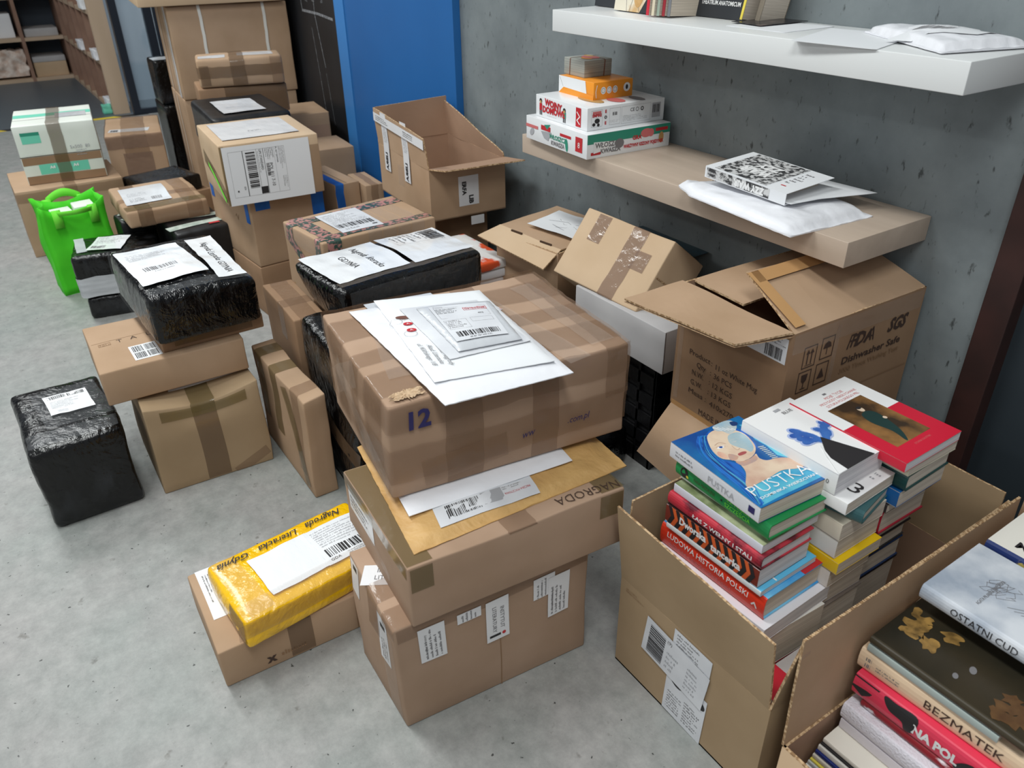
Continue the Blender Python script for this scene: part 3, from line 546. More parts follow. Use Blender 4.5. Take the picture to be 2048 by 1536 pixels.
M['mag'] = mat('dark magazine cover', (44, 42, 46), 0.25, var=(92, 80, 78), scale=16, contrast=(0.55, 0.62))
slab('leaflet', 'white leaflet under the dark magazine on the white shelf', 'paper', [(-1.235, -0.178), (-1.085, -0.180), (-1.085, -0.03), (-1.235, -0.03)], WS, 0.001, 'paper')
slab('magazine', 'dark glossy magazine lying flat on the white shelf', 'magazine', [(-1.262, -0.135), (-1.172, -0.148), (-1.165, -0.01), (-1.255, -0.01)], WS+0.003, 0.007, 'mag')
slab('paper_sheet', 'thin white sheet overhanging the middle of the white shelf', 'paper', [(-1.00, -0.262), (-0.84, -0.245), (-0.90, -0.04), (-1.07, -0.06)], WS+0.0005, 0.001, 'paper')
r_, fr = slab('padded_envelope', 'large crumpled white padded envelope at the right end of the white shelf', 'envelope', [(-0.985, -0.075), (-0.745, -0.215), (-0.690, -0.03), (-0.93, -0.008)], WS+0.002, 0.022, 'plastic_w', n=44, puff=1, wr=0.0035, seed=4, power=0.2, margin=0.05)
label(r_, fr(0.62, 0.45, 30), 0.12, 0.06, [('bar', 0.02, 0.02, 0.05, 0.018, 'ink_soft'), ('lines', 0.02, 0.045, 0.07, 0.01, 2)], 'paper')

# envelopes and book on the wooden shelf
OS = 0.784
r_, fr = slab('padded_envelope', 'crumpled white padded envelope lying on the wooden shelf under other mail', 'envelope', [(-1.215, -0.292), (-0.885, -0.325), (-0.868, -0.10), (-1.215, -0.03)], OS, 0.022, 'plastic_w', n=44, puff=1, wr=0.003, seed=9, power=0.16, margin=0.045, curl=lambda u, v: 0.02*max(0, 0.12-u)/0.12*max(0, 1-abs(v-0.1)*4))
p = MB(); ink(p, fr(0.10, 0.42, 60), [('bar', 0, 0, 0.06, 0.02, 'ink_soft')], 0.06, 0.02); p.build('print', r_)
slab('white_envelope', 'flat white envelope sticking out behind the marked book proof', 'envelope', [(-1.13, -0.20), (-0.96, -0.225), (-0.90, -0.05), (-1.20, -0.03)], OS+0.0262, 0.003, 'paper', n=12, wr=0.001, seed=3, curl=lambda u, v: 0.012*max(0, u-0.6))
slab('white_envelope', 'white folded sheets showing at the right of the marked book proof', 'envelope', [(-1.06, -0.245), (-0.955, -0.245), (-0.935, -0.11), (-1.06, -0.09)], OS+0.0300, 0.002, 'paper', n=10, wr=0.001, seed=5)
M['swirl'] = mat('black and white scribble art', (60, 60, 62), 0.4, var=(205, 205, 205), scale=85, detail=7, contrast=(0.45, 0.56))
root = thing('book', 'white proof book with black scribble artwork lettered ZZY WAIR on wooden shelf', 'book', (-1.075, -0.175, OS+0.033), (2, 3, 2)); th = 0.024
mb = MB(); mb.box(-0.105, -0.075, 0, 0.105, 0.075, 0.001, 'paper'); mb.box(-0.105, -0.075, th-0.001, 0.105, 0.075, th, 'paper'); mb.box(-0.105, -0.0765, 0, 0.105, -0.075, th, 'paper'); mb.build('cover', root)
pb = MB(); pb.box(-0.104, -0.074, 0.001, 0.075, 0.070, th-0.001, 'pages'); pb.build('pages', root)
p = MB(); ink(p, flat(th), [('rect', 0.02, 0.004, 0.135, 0.142, 'swirl'), ('t', 'ZZY', 0.095, 0.092, 0.036, 'white', {'bold': 0.06, 'rot': 180, 'w': 0.06}), ('t', 'WAIR', 0.088, 0.055, 0.040, 'white', {'bold': 0.06, 'rot': 180, 'w': 0.075}), ('t', 'Piotr Wojciechowski', 0.07, 0.130, 0.011, 'white', {'rot': 180}), ('rect', 0.17, 0.03, 0.012, 0.004, 'red'), ('lines', 0.165, 0.045, 0.02, 0.08, 6)], 0.21, 0.15); p.build('cover_print', root)
p = MB(); ink(p, Fr(lambda a, b, o=0: (a, -0.0765-o, b+th/2)), [('rect', 0.005, 0.002, 0.165, 0.02, 'swirl'), ('t', 'ZZY WAIR', 0.118, 0.012, 0.019, 'white', {'bold': 0.06, 'rot': 180, 'w': 0.08}), ('t', 'Piotr Wojciechowski', 0.045, 0.012, 0.009, 'white', {'rot': 180})], 0.21, th); p.build('spine_print', root)
# ------------------------------------------------------------------ centre stack
def face_seam(b, c=0.0, axis='y', m='seam', t=0.002):
    if axis == 'y': return b.patch('top', 0, c, b.w*0.97, t, m, name='flap_seam', off=0.0004)
    return b.patch('top', c, 0, t, b.d*0.97, m, name='flap_seam', off=0.0004)
IL = lambda: [('t', 'INSTYTUT', 0.05, 0.034, 0.0125, 'ink_soft', {'w': 0.055}), ('t', 'LITERATURY', 0.05, 0.017, 0.0125, 'ink_soft', {'w': 0.065}), ('rect', 0.089, 0.006, 0.006, 0.024, 'ink'), ('ell', 0.092, 0.037, 0.004, 0.004, 'red')]
AD = lambda: [('lines', 0.006, 0.006, 0.075, 0.036, 4, 'ink_soft'), ('t', 'Instytut Literatury', 0.045, 0.038, 0.007, 'ink_soft')]
b = carton('bottom cardboard box of the centre stack sealed with strips of white printed tape', (-0.991, -0.981, 0), 0.22, 0.40, 0.278, -3.0, 'card_grey', seed=3, amp=0.004, r=0.0045, cor={'bfr': (-0.012, 0.006, 0), 'tfr': (0.008, -0.006, 0)}, bulge=0.004)
b.over('y', 0.015, 0.05, 0.09, 0.09, 'tape'); b.over('y', 0.085, 0.05, 0.03, 0.03, 'tape', off=0.0012)
b.patch('right', 0, b.h-0.02, 0.39, 0.035, 'tape'); b.patch('front', 0.07, 0.12, 0.05, 0.23, 'tape_clear')
b.patch('right', 0.003, 0.09, 0.0022, 0.18, 'crease', name='crease', off=0.0004)
for v, z, w, h, it, o_ in ((-0.1335, 0.211, 0.05, 0.088, 1, 0), (-0.002, 0.198, 0.049, 0.105, 0, 0.0004), (-0.060, 0.240, 0.048, 0.024, 2, 0), (0.132, 0.189, 0.047, 0.104, 1, 0.0008), (0.100, 0.226, 0.046, 0.052, 2, 0)):
    label(b.root, b.fr('right', v, z, 90 if it else -90), h, w, (AD() if it == 1 else [('lines', 0.002, 0.008, h*0.85, w*0.7, 4, 'ink_soft')] if it == 2 else IL()), 'tape_w', 'printed_tape', 'white printed tape', th=0.0018+o_)
label(b.root, b.fr('top', -0.015, -0.16, 60), 0.09, 0.048, [('t', 'INSTY', 0.045, 0.034, 0.014, 'ink_soft'), ('t', 'LITERA', 0.045, 0.017, 0.014, 'ink_soft')], 'tape_w', 'printed_tape', 'white printed tape')
label(b.root, b.fr('front', 0.055, 0.20, 90), 0.12, 0.04, [('rect', 0.09, 0.008, 0.012, 0.02, 'ink'), ('lines', 0.01, 0.006, 0.06, 0.026, 3)], 'tape_w', 'printed_tape', 'white printed tape')
label(b.root, b.fr('front', -0.08, 0.235, 90), 0.08, 0.04, [('rect', 0.06, 0.008, 0.012, 0.02, 'ink')], 'tape_w', 'printed_tape', 'white printed tape')
b = carton('flat cardboard box marked NAGRODA, second in the centre stack', (-1.016, -0.935, 0.279), 0.319, 0.428, 0.129, -4.3, 'card_grey', seed=4, amp=0.003, r=0.004, cor={'tfl': (0.005, 0, -0.004)})
b.over('x', 0, 0.055, 0.03, 0.0, 'tape'); b.patch('top', 0, -0.19, 0.31, 0.045, 'tape_olive'); b.patch('front', 0, b.h-0.012, 0.31, 0.03, 'tape_olive'); b.patch('top', 0, 0.19, 0.31, 0.05, 'tape_olive'); b.patch('right', 0.185, 0.10, 0.05, 0.05, 'tape_olive'); b.patch('right', -0.19, 0.10, 0.04, 0.05, 'tape_olive')
b.patch('front', -0.03, 0.06, 0.2, 0.02, 'tape_clear', rot=-14); label(b.root, b.fr('front', -0.07, 0.085), 0.13, 0.06, [('lines', 0.01, 0.01, 0.1, 0.03, 3)], 'tape_w', 'printed_tape', 'crumpled white tape')
b.prints('top', 0.139, 0.147, [('t', 'NAGRODA', 0.065, 0.018, 0.030, 'ink_brown', {'shear': 0.1, 'w': 0.128, 'bold': -0.01})], rot=-93, W=0.13, H=0.036, off=0.0015)
# envelopes between the boxes
r_, fr = slab('padded_envelope', 'tan kraft padded envelope squashed under the box marked 12', 'envelope', [(-1.235, -1.085), (-0.899, -1.134), (-0.888, -0.690), (-1.20, -0.655)], 0.4085, 0.013, 'kraft', n=36, puff=1, wr=0.0025, seed=2, power=0.2, margin=0.03)
label(r_, fr(0.86, 0.36, 86), 0.19, 0.055, [('bar', 0.02, 0.012, 0.062, 0.032), ('rect', 0.088, 0.015, 0.04, 0.032, 'ink_grey'), ('t', 'PACZKA POCZTOWA', 0.155, 0.026, 0.008, 'red', {'rot': 180, 'w': 0.05}), ('lines', 0.13, 0.036, 0.05, 0.01, 2)], 'paper_grey')
slab('white_envelope', 'thin white mailer edge trapped between kraft envelope and box marked 12', 'envelope', [(-1.20, -1.07), (-0.975, -1.103), (-0.945, -0.775), (-1.17, -0.74)], 0.4225, 0.006, 'plastic_w', n=20, puff=1, wr=0.001, seed=6, power=0.15)
b = carton('large cardboard box marked 12 wrapped in brown tape on the centre stack', (-1.184, -0.849, 0.430), 0.387, 0.477, 0.193, -7.3, 'card_grey', seed=8, amp=0.005, r=0.006, amp2=0.0012, bulge=0.006, cor={'tfr': (-0.004, 0.008, -0.010), 'bfl': (0.03, 0.0, 0.0), 'bbl': (0.01, 0, 0)}, step=0.02)
for c, wd_ in ((-0.10, 0.07), (0.06, 0.055)): b.over('x', c, wd_, 0.19, 0.19, 'tape', off=0.001+c*0.001)
for c, wd_ in ((-0.10, 0.09), (0.02, 0.05), (0.12, 0.08)): b.over('y', c, wd_, 0.17, 0.05, 'tape', off=0.002+c*0.001)
b.over('x', 0.215, 0.05, 0.1, 0.1, 'tape', off=0.003)
b.band(0.168, 0.06, 'tape', off=0.003); b.band(0.07, 0.07, 'tape', off=0.0034)
b.patch('right', -0.10, 0.05, 0.16, 0.055, 'tape', rot=6, off=0.0042); b.patch('front', 0.05, 0.08, 0.3, 0.05, 'tape_clear', rot=-24, off=0.0042); b.patch('front', -0.05, 0.13, 0.2, 0.05, 'tape_clear', rot=30, off=0.0042); b.patch('top', -0.02, -0.16, 0.28, 0.05, 'tape_clear', rot=-8, off=0.004); b.patch('top', 0.02, 0.185, 0.3, 0.05, 'tape_clear', rot=4, off=0.004); b.patch('top', 0.05, 0.09, 0.33, 0.05, 'tape_clear', rot=12, off=0.0045)
b.prints('right', -0.187, 0.158, [('t', '12', 0.03, 0.02, 0.050, 'navy', {'bold': 0.035, 'w': 0.042})], W=0.06, H=0.04, off=0.005)
b.prints('right', 0.090, 0.070, [('t', 'ww', 0.020, 0.012, 0.022, 'navy', {'shear': 0.2, 'w': 0.026}), ('t', '.com.pl', 0.128, 0.014, 0.022, 'navy', {'shear': 0.2, 'w': 0.05})], W=0.18, H=0.03, off=0.0055)
# torn corner scrap
mb = MB(); rr = random.Random(5); f = b.fr('top', 0.172, -0.196); nx_, ny_ = 10, 20
vs = [f((i/nx_-0.5)*0.026*(0.7+0.6*abs(noise.noise(Vector((j*0.45, 3, 1)))*2)), (j/ny_-0.5)*0.062*(0.9+0.4*noise.noise(Vector((i*0.6, 8, 2)))), 0.0046+(rr.uniform(0, 0.003) if 0 < i < nx_ and 0 < j < ny_ else 0)) for j in range(ny_+1) for i in range(nx_+1)]
mb.add(vs, [(j*(nx_+1)+i, j*(nx_+1)+i+1, (j+1)*(nx_+1)+i+1, (j+1)*(nx_+1)+i) for j in range(ny_) for i in range(nx_)], 'card_pale')
mb.build('torn_cardboard', b.root, label='torn cardboard corner')
# mail on top of the box marked 12
def mail(name, lab, quad, z, th, m, **k): return slab(name, lab, 'envelope', quad, z, th, m, **k)
mail('poly_mailer', 'clear plastic mailer edge sticking out behind the white envelopes', [(-1.392, -0.975), (-1.25, -0.985), (-1.22, -0.83), (-1.365, -0.835)], 0.628, 0.003, 'plastic_g', n=12, seed=3)
r_, fr = mail('white_envelope', 'small white envelope with red printed corner peeking from under the mail', [(-1.31, -0.88), (-1.20, -0.86), (-1.21, -0.755), (-1.30, -0.765)], 0.628, 0.002, 'paper', n=8)
p = MB(); ink(p, fr(0.8, 0.86, 20), [('frame', 0, 0, 0.05, 0.014, 0.001, 'red'), ('t', 'OSTROŻNIE', 0.025, 0.007, 0.008, 'red', {'w': 0.045})], 0.05, 0.014); p.build('print', r_)
r_, fr = mail('padded_envelope', 'largest white padded envelope at the bottom of the mail pile', [(-1.372, -1.015), (-0.955, -1.030), (-0.922, -0.797), (-1.305, -0.752)], 0.630, 0.012, 'plastic_w', n=30, puff=1, wr=0.001, seed=7, power=0.16, margin=0.03)
p = MB(); ink(p, fr(0.78, 0.78, 90), [('bar', 0, 0, 0.012, 0.02), ('bar', 0.026, 0.006, 0.03, 0.014, 'ink_soft'), ('t', 'PK', 0.012, -0.012, 0.008, 'ink_soft')], 0.06, 0.02); p.build('print', r_)
r_, fr = mail('padded_envelope', 'white padded envelope with brown stamps and red postmarks in the mail pile', [(-1.368, -0.962), (-1.012, -1.018), (-0.957, -0.812), (-1.29, -0.760)], 0.642, 0.008, 'paper', n=24, puff=1, wr=0.0008, seed=11, power=0.12)
p = MB(); M['stamp'] = mat('brown stamp ink', (110, 70, 58), 0.6)
ink(p, fr(0.40, 0.10, 0), [('ell', 0.006, 0.024, 0.007, 0.014, 'stamp', -8), ('ell', 0.004, 0.040, 0.006, 0.010, 'stamp', 10), ('stroke', [(0.014, 0.016), (0.017, 0.024), (0.012, 0.034), (0.015, 0.044)], 0.002, 'stamp'), ('ring', 0.022, 0.006, 0.012, 0.0006, 'ink_soft'), ('ell', 0.038, 0.024, 0.007, 0.009, 'red'), ('t', 'A', 0.038, 0.024, 0.009, 'white', {'rot': 90}), ('ell', 0.066, 0.022, 0.007, 0.009, 'red'), ('t', 'A', 0.066, 0.022, 0.009, 'white', {'rot': 90}), ('ring', 0.080, 0.016, 0.012, 0.0006, 'ink_soft')], 0.08, 0.04); p.build('stamp_print', r_)
p = MB(); hw = [('t', 'Komitet Nagrody', 0.05, 0.036, 0.012, 'ink_soft', {'shear': 0.5}), ('t', 'Akad. Literacka', 0.045, 0.022, 0.012, 'ink_soft', {'shear': 0.5}), ('t', 'ul. Kilińskiego 1/8', 0.04, 0.008, 0.012, 'ink_soft', {'shear': 0.5})]
ink(p, fr(0.78, 0.16, 0), hw, 0.1, 0.05); p.build('handwriting', r_)
r_, fr = mail('poly_mailer', 'clear sleeve with white letter under the OSTROŻNIE parcel', [(-1.285, -0.945), (-1.052, -0.965), (-1.03, -0.812), (-1.235, -0.80)], 0.651, 0.004, 'paper_grey', n=14, puff=1, wr=0.0006, seed=12, power=0.12)
r_, fr = mail('poly_mailer', 'grey plastic parcel labelled OSTROŻNIE on top of the mail pile', [(-1.258, -0.922), (-1.060, -0.943), (-1.036, -0.826), (-1.205, -0.788)], 0.656, 0.009, 'plastic_g', n=22, puff=1, wr=0.001, seed=13, power=0.14)
label(r_, fr(0.51, 0.47, 87), 0.112, 0.158, [('t', 'Poczta', 0.016, 0.151, 0.007, 'ink_grey'), ('lines', 0.006, 0.118, 0.045, 0.024, 4, 'ink'), ('frame', 0.060, 0.124, 0.046, 0.014, 0.0012, 'red'), ('t', 'OSTROŻNIE', 0.083, 0.131, 0.0095, 'red', {'w': 0.04, 'bold': 0.02}), ('frame', 0.006, 0.096, 0.1, 0.05, 0.0004, 'ink_soft'), ('t', '402', 0.088, 0.106, 0.008, 'ink'), ('frame', 0.006, 0.046, 0.045, 0.04, 0.0004, 'ink_soft'), ('lines', 0.008, 0.05, 0.04, 0.034, 5), ('frame', 0.06, 0.07, 0.045, 0.018, 0.0004, 'ink_soft'),
    ('bar', 0.012, 0.014, 0.09, 0.020), ('t', '00 87 787 049 4 PL', 0.056, 0.007, 0.006, 'ink')], 'paper_grey', th=0.0012)

# ------------------------------------------------------------------ yellow parcel and box
b = carton('low flat cardboard box under the yellow parcel', (-1.305, -1.229, 0), 0.251, 0.406, 0.096, -1.0, 'card', seed=6, amp=0.002, r=0.004)
b.patch('right', -0.045, 0.05, 0.05, 0.088, 'tape_dk'); b.over('x', -0.045, 0.05, 0.05, 0.0, 'tape', off=0.0006); b.patch('right', 0.075, 0.05, 0.002, 0.09, 'crease', name='crease', off=0.0004)
label(b.root, b.fr('top', -0.045, -0.165), 0.16, 0.045, [('lines', 0.02, 0.008, 0.10, 0.028, 5)]); b.prints('right', -0.10, 0.025, [('t', 'x', 0.0, 0.01, 0.03, 'ink_brown', {'bold': 0.04}), ('lines', 0.02, 0.0, 0.06, 0.02, 1, 'crease')], W=0.02, H=0.02)
b = carton('bright yellow plastic parcel addressed Nagroda Literacka Gdynia', (-1.283, -1.222, 0.097), 0.201, 0.330, 0.062, 6.1, 'yellow', 'yellow_parcel', 'parcel', seed=9, amp=0.004, r=0.010, amp2=0.0018, bulge=0.005, body_name='wrapping', step=0.018, cor={'bfr': (0.01, -0.008, -0.0)})
label(b.root, b.fr('top', 0.01, -0.03, 90), 0.13, 0.125, [], 'paper_gl', 'address_sheet', wav=0.0015, step=0.012, th=0.0035)
label(b.root, b.fr('top', 0.012, 0.095, 90), 0.13, 0.125, [('bar', 0.01, 0.022, 0.115, 0.026), ('lines', 0.01, 0.055, 0.11, 0.06, 8, 'ink_grey'), ('t', 'GDA', 0.02, 0.012, 0.011, 'ink'), ('lines', 0.05, 0.006, 0.05, 0.012, 2)], 'paper_gl', wav=0.0012, th=0.0045, step=0.012)
b.patch('top', 0.085, -0.01, 0.05, 0.31, 'tape_clear', off=0.0075); b.patch('top', 0.0, -0.13, 0.19, 0.05, 'tape_clear', off=0.002, rot=3); b.patch('right', -0.03, 0.045, 0.30, 0.03, 'tape', off=0.003); b.patch('front', 0.06, 0.035, 0.07, 0.05, 'tape_olive')
b.prints('top', -0.074, -0.005, [('t', 'Nagroda   Literacka   Gdynia', 0.15, 0.015, 0.026, 'ink', {'shear': 0.5, 'w': 0.285, 'bold': 0.01})], rot=-90, W=0.3, H=0.03, off=0.003)

# ------------------------------------------------------------------ left front group
b = carton('black wrapped cube parcel with one small label, nearest on the left', (-2.06, -1.549, 0), 0.328, 0.214, 0.231, 1.2, 'black', 'black_parcel', 'parcel', seed=14, amp=0.008, r=0.016, amp2=0.002, bulge=0.003, body_name='wrapping', step=0.015)
label(b.root, b.fr('top', -0.035, 0.015, 92), 0.105, 0.105, [('bar', 0.008, 0.085, 0.045, 0.014), ('bar', 0.058, 0.085, 0.04, 0.014), ('lines', 0.01, 0.035, 0.08, 0.04, 6, 'ink_grey'), ('lines', 0.02, 0.01, 0.04, 0.015, 3, 'ink_grey')], 'paper_gl', wav=0.0012, th=0.004)
b.patch('top', -0.02, 0.02, 0.2, 0.16, 'wrap', off=0.004, rot=4); b.patch('top', 0.12, 0.0, 0.06, 0.2, 'wrap', off=0.002); 
b = carton('crumpled olive brown cardboard box with sunken taped top beside the black cube', (-2.034, -1.245, 0), 0.30, 0.291, 0.262, -0.6, 'card_olive', seed=15, amp=0.006, r=0.004, cor={'bfr': (-0.006, 0.0, 0), 'tfl': (0, 0.004, 0.004)}, step=0.02)
# sagging front edge: pull top/right rim mid point down
me = b.bd.data
def sag(p): 
    if p[2] > 0.17 and p[0] > 0.05: k = math.sin(math.pi*max(0, min(1, (p[1]+0.1455)/0.291)))*min(1, (p[2]-0.17)/0.09)*min(1, (p[0]-0.05)/0.09); return (p[0]-0.02*k, p[1], p[2]-0.030*k)
    return p
for v in me.vertices: v.co = sag(v.co)
_m = b.m; b.m = lambda p: sag(_m(p))
b.patch('right', 0.0, 0.13, 0.06, 0.25, 'tape_dk'); b.over('x', 0.0, 0.06, 0.0, 0.03, 'tape_olive', off=0.002); b.patch('right', 0.0, 0.235, 0.22, 0.035, 'tape_olive', off=0.002); b.patch('right', 0.09, 0.02, 0.1, 0.03, 'tape', rot=25)
label(b.root, b.fr('top', 0.055, 0.03, 90), 0.2, 0.05, [('rect', 0.02, 0.01, 0.03, 0.02, 'ink'), ('rect', 0.1, 0.01, 0.06, 0.01, 'ink_grey')], 'paper', th=0.003)
b = carton('flat cardboard box lettered TA resting on crumpled box', (-2.087, -1.276, 0.271), 0.301, 0.35, 0.091, -1.0, 'card', seed=16, amp=0.003, r=0.0045)
b.patch('top', -0.029, 0, 0.0015, 0.34, 'crease', name='flap_seam', off=0.0003)
b.prints('top', -0.013, -0.085, [('t', 'T', 0.052, 0.015, 0.026, 'ink_brown', {'bold': -0.01}), ('t', 'A', 0.087, 0.015, 0.026, 'ink_brown', {'bold': -0.01}), ('t', 'L', 0.125, 0.015, 0.026, 'ink_brown', {'bold': -0.01}), ('frame', 0.0, 0.006, 0.030, 0.016, 0.0012, 'crease'), ('lines', 0.003, 0.008, 0.024, 0.012, 2, 'crease')], rot=92, W=0.14, H=0.03)
label(b.root, b.fr('top', 0.081, -0.056, 92), 0.066, 0.088, [('bar', 0.006, 0.048, 0.025, 0.034), ('bar', 0.036, 0.048, 0.025, 0.034), ('bar', 0.006, 0.008, 0.025, 0.034), ('bar', 0.036, 0.008, 0.025, 0.034)])
b = carton('thin cardboard box squeezed between TA box and the black addressed parcel', (-2.075, -1.168, 0.3630), 0.22, 0.262, 0.040, 0.5, 'card_dark', seed=17, amp=0.002, r=0.004)
b.patch('right', 0, 0.02, 0.2, 0.02, 'tape_dk')
b = carton('black wrapped parcel with typed Nagroda Literacka GDYNIA slip atop TA box', (-2.11, -1.186, 0.4035), 0.385, 0.268, 0.132, 2.7, 'black_gl', 'black_parcel', 'parcel', seed=18, amp=0.006, r=0.018, amp2=0.0022, bulge=0.006, body_name='wrapping', step=0.013, cor={'tfl': (-0.0, 0, 0.006), 'tbr': (0.0, 0, -0.01)})
label(b.root, b.fr('top', -0.01, -0.045, 92), 0.165, 0.25, [('bar', 0.03, 0.075, 0.085, 0.022, 'ink_soft'), ('lines', 0.05, 0.06, 0.05, 0.008, 1), ('lines', 0.02, 0.16, 0.1, 0.05, 5, 'ink_grey')], 'paper_gl', 'address_sheet', wav=0.002, step=0.012, th=0.004)
label(b.root, b.fr('top', 0.015, 0.088, -1), 0.31, 0.07, [('t', 'Nagroda Literacka GDYNIA', 0.165, 0.036, 0.026, 'ink', {'w': 0.235})], 'paper_gl', 'address_slip', wav=0.002, step=0.012, th=0.0045)
b.patch('top', 0.165, 0, 0.04, 0.25, 'wrap', off=0.004); b.patch('front', 0, 0.07, 0.37, 0.12, 'wrap', name='film', off=0.004)
b = carton('tall narrow cardboard box crossed with brown tape beside crumpled box', (-1.833, -1.036, 0), 0.369, 0.066, 0.297, 0.4, 'card', seed=19, amp=0.005, r=0.005, amp2=0.001, step=0.02, cor={'tfr': (0, 0.006, -0.008)})
for c in (-0.13, -0.02, 0.12): b.over('y', c, 0.05, 0.25 if c > 0 else 0.2, 0.2, 'tape_olive' if c < 0 else 'tape', off=0.001)
b.patch('front', 0.10, 0.15, 0.28, 0.04, 'tape_olive', rot=-70, off=0.002)
b = carton('brown box standing between the tall narrow box and green taped box', (-2.02, -0.932, 0), 0.285, 0.088, 0.40, -2, 'card_dark', seed=20, amp=0.003, r=0.005)
b.over('x', 0, 0.05, 0.06, 0.06, 'tape'); b.over('y', 0.02, 0.05, 0.1, 0.1, 'tape')
b = carton('tall parcel in crumpled black plastic tucked behind the box marked 12', (-1.690, -0.935, 0), 0.33, 0.085, 0.42, -1, 'black_gl', 'black_parcel', 'parcel', seed=21, amp=0.009, r=0.018, amp2=0.003, bulge=0.006, body_name='wrapping', step=0.014)
b.patch('front', 0.02, 0.17, 0.3, 0.05, 'tape_dk', rot=-8)
b = carton('dark cardboard box supporting the black parcel with handwritten sheet', (-1.885, -0.668, 0), 0.235, 0.42, 0.4, 4.6, 'card_dark', seed=22, amp=0.002)
b.patch('right', 0.13, 0.32, 0.13, 0.12, 'tape_dk'); b.over('x', 0.12, 0.05, 0.1, 0.2, 'tape_dk')
b = carton('black wrapped parcel with handwritten Nagroda literacka GDYNIA sheet', (-1.89, -0.682, 0.401), 0.257, 0.443, 0.108, 4.6, 'black_gl', 'black_parcel', 'parcel', seed=23, amp=0.004, r=0.02, amp2=0.002, bulge=0.008, body_name='wrapping', step=0.013, cor={'tfl': (-0.012, -0.01, 0), 'tfr': (0, 0, -0.004), 'tbl': (0.0, 0, -0.006), 'bfl': (0.02, 0.02, 0)})
label(b.root, b.fr('top', -0.01, -0.098, 0), 0.21, 0.21, [('t', 'Nagroda  literacka', 0.105, 0.14, 0.028, 'ink', {'shear': 0.45, 'w': 0.165}), ('t', 'GDYNIA', 0.105, 0.085, 0.028, 'ink', {'shear': 0.1, 'w': 0.09})], 'paper_gl', 'address_sheet', wav=0.002, step=0.012, th=0.004)
label(b.root, b.fr('top', -0.01, 0.115, 0), 0.215, 0.19, [('frame', 0.008, 0.03, 0.08, 0.145, 0.0006, 'ink_soft'), ('lines', 0.012, 0.035, 0.07, 0.13, 9, 'ink_soft'), ('bar', 0.01, 0.135, 0.075, 0.045), ('t', '92', 0.095, 0.168, 0.012, 'ink_soft', {'rot': 90}), ('t', '4 d', 0.03, 0.184, 0.008, 'ink_soft')], 'paper_gl', wav=0.002, step=0.012, th=0.0045)
for c in (0.10,): b.patch('top', c, 0, 0.03, 0.42, 'tape_clear', off=0.004)
b.patch('right', 0, 0.055, 0.4, 0.09, 'wrap', name='film', off=0.005)
# green and red taped box
M['gr_tape'] = mat('green and red printed tape', (60, 82, 74), 0.3, var=(182, 128, 122), scale=75, detail=3, contrast=(0.47, 0.55), bump=0.3, bscale=30)
b = carton('cardboard box bound with green and red printed tape behind handwritten parcel', (-2.271, -0.612, 0), 0.269, 0.387, 0.498, 5.0, 'card', seed=24, amp=0.004, r=0.0055, amp2=0.0008, cor={'tbr': (0.012, 0.0, 0), 'tbl': (0, 0.012, 0)})
b.over('x', -0.155, 0.045, 0.02, 0.1, 'gr_tape', off=0.0012, lab='green and red tape'); b.over('y', 0.10, 0.035, 0.12, 0.05, 'gr_tape', off=0.0016, lab='green and red tape'); b.over('y', -0.085, 0.045, 0.04, 0.02, 'gr_tape', off=0.0016, lab='green and red tape')
for c in (-0.05, 0.0, 0.05, 0.1): b.over('x', c+0.03, 0.045, 0.02, 0.03, 'tape_clear', off=0.001)
b.patch('front', 0, 0.40, 0.25, 0.035, 'gr_tape', rot=-32, off=0.002); b.patch('front', 0.0, 0.47, 0.25, 0.05, 'tape_clear', off=0.0024)
label(b.root, b.fr('top', 0.0, -0.035, 88), 0.135, 0.20, [('bar', 0.008, 0.04, 0.118, 0.038), ('lines', 0.01, 0.085, 0.11, 0.10, 9, 'ink_grey'), ('lines', 0.02, 0.015, 0.05, 0.016, 2, 'ink'), ('rect', 0.108, 0.02, 0.016, 0.008, 'ink')], 'paper_grey', th=0.003)
mb = MB(); f = b.fr('front', -0.10, 0.30); rr = random.Random(3)
for k in range(14):
    a = rr.uniform(-0.5, 0.5); p0 = f(0, 0, 0.001); p1 = f(-0.03+0.01*a, -0.012+0.02*a, 0.02); p2 = f(-0.06+0.02*a, -0.03+0.03*a, 0.04)
    for s, e in ((p0, p1), (p1, p2)): s, e = Vector(s), Vector(e); mb.add([s, s+Vector((0, 0, 0.0015)), e+Vector((0, 0, 0.0015)), e], [(0, 1, 2, 3)], 'kraft')
mb.build('twine_tuft', b.root, label='frayed twine')
# ------------------------------------------------------------------ rear left group
b = carton('brown cardboard box on the floor under the white and mint carton', (-4.22, -1.255, 0), 0.38, 0.44, 0.30, 0, 'card', seed=30, amp=0.003)
b.over('x', 0.0, 0.05, 0.05, 0.05, 'tape'); b.band(0.27, 0.04, 'tape')
b = carton('white and mint printed cartons bound together with brown tape', (-4.29, -1.225, 0.301), 0.388, 0.324, 0.254, -6.6, 'carton_w', seed=31, amp=0.002)
b.patch('right', 0, 0.102, 0.318, 0.034, 'card_dark', name='tape', off=0.0006, lab='brown tape'); b.patch('right', 0.0, 0.062, 0.20, 0.044, 'mint', name='mint_print', off=0.001); b.patch('right', 0.0, 0.019, 0.318, 0.036, 'card_dark', name='tape', off=0.0006, lab='brown tape')
b.patch('right', 0, 0.122, 0.326, 0.003, 'seam', name='lid_gap', off=0.0012); b.patch('top', -0.03, 0, 0.07, 0.32, 'mint', name='mint_print', off=0.0005); b.patch('top', 0.06, 0, 0.003, 0.32, 'seam', name='lid_gap', off=0.0006)
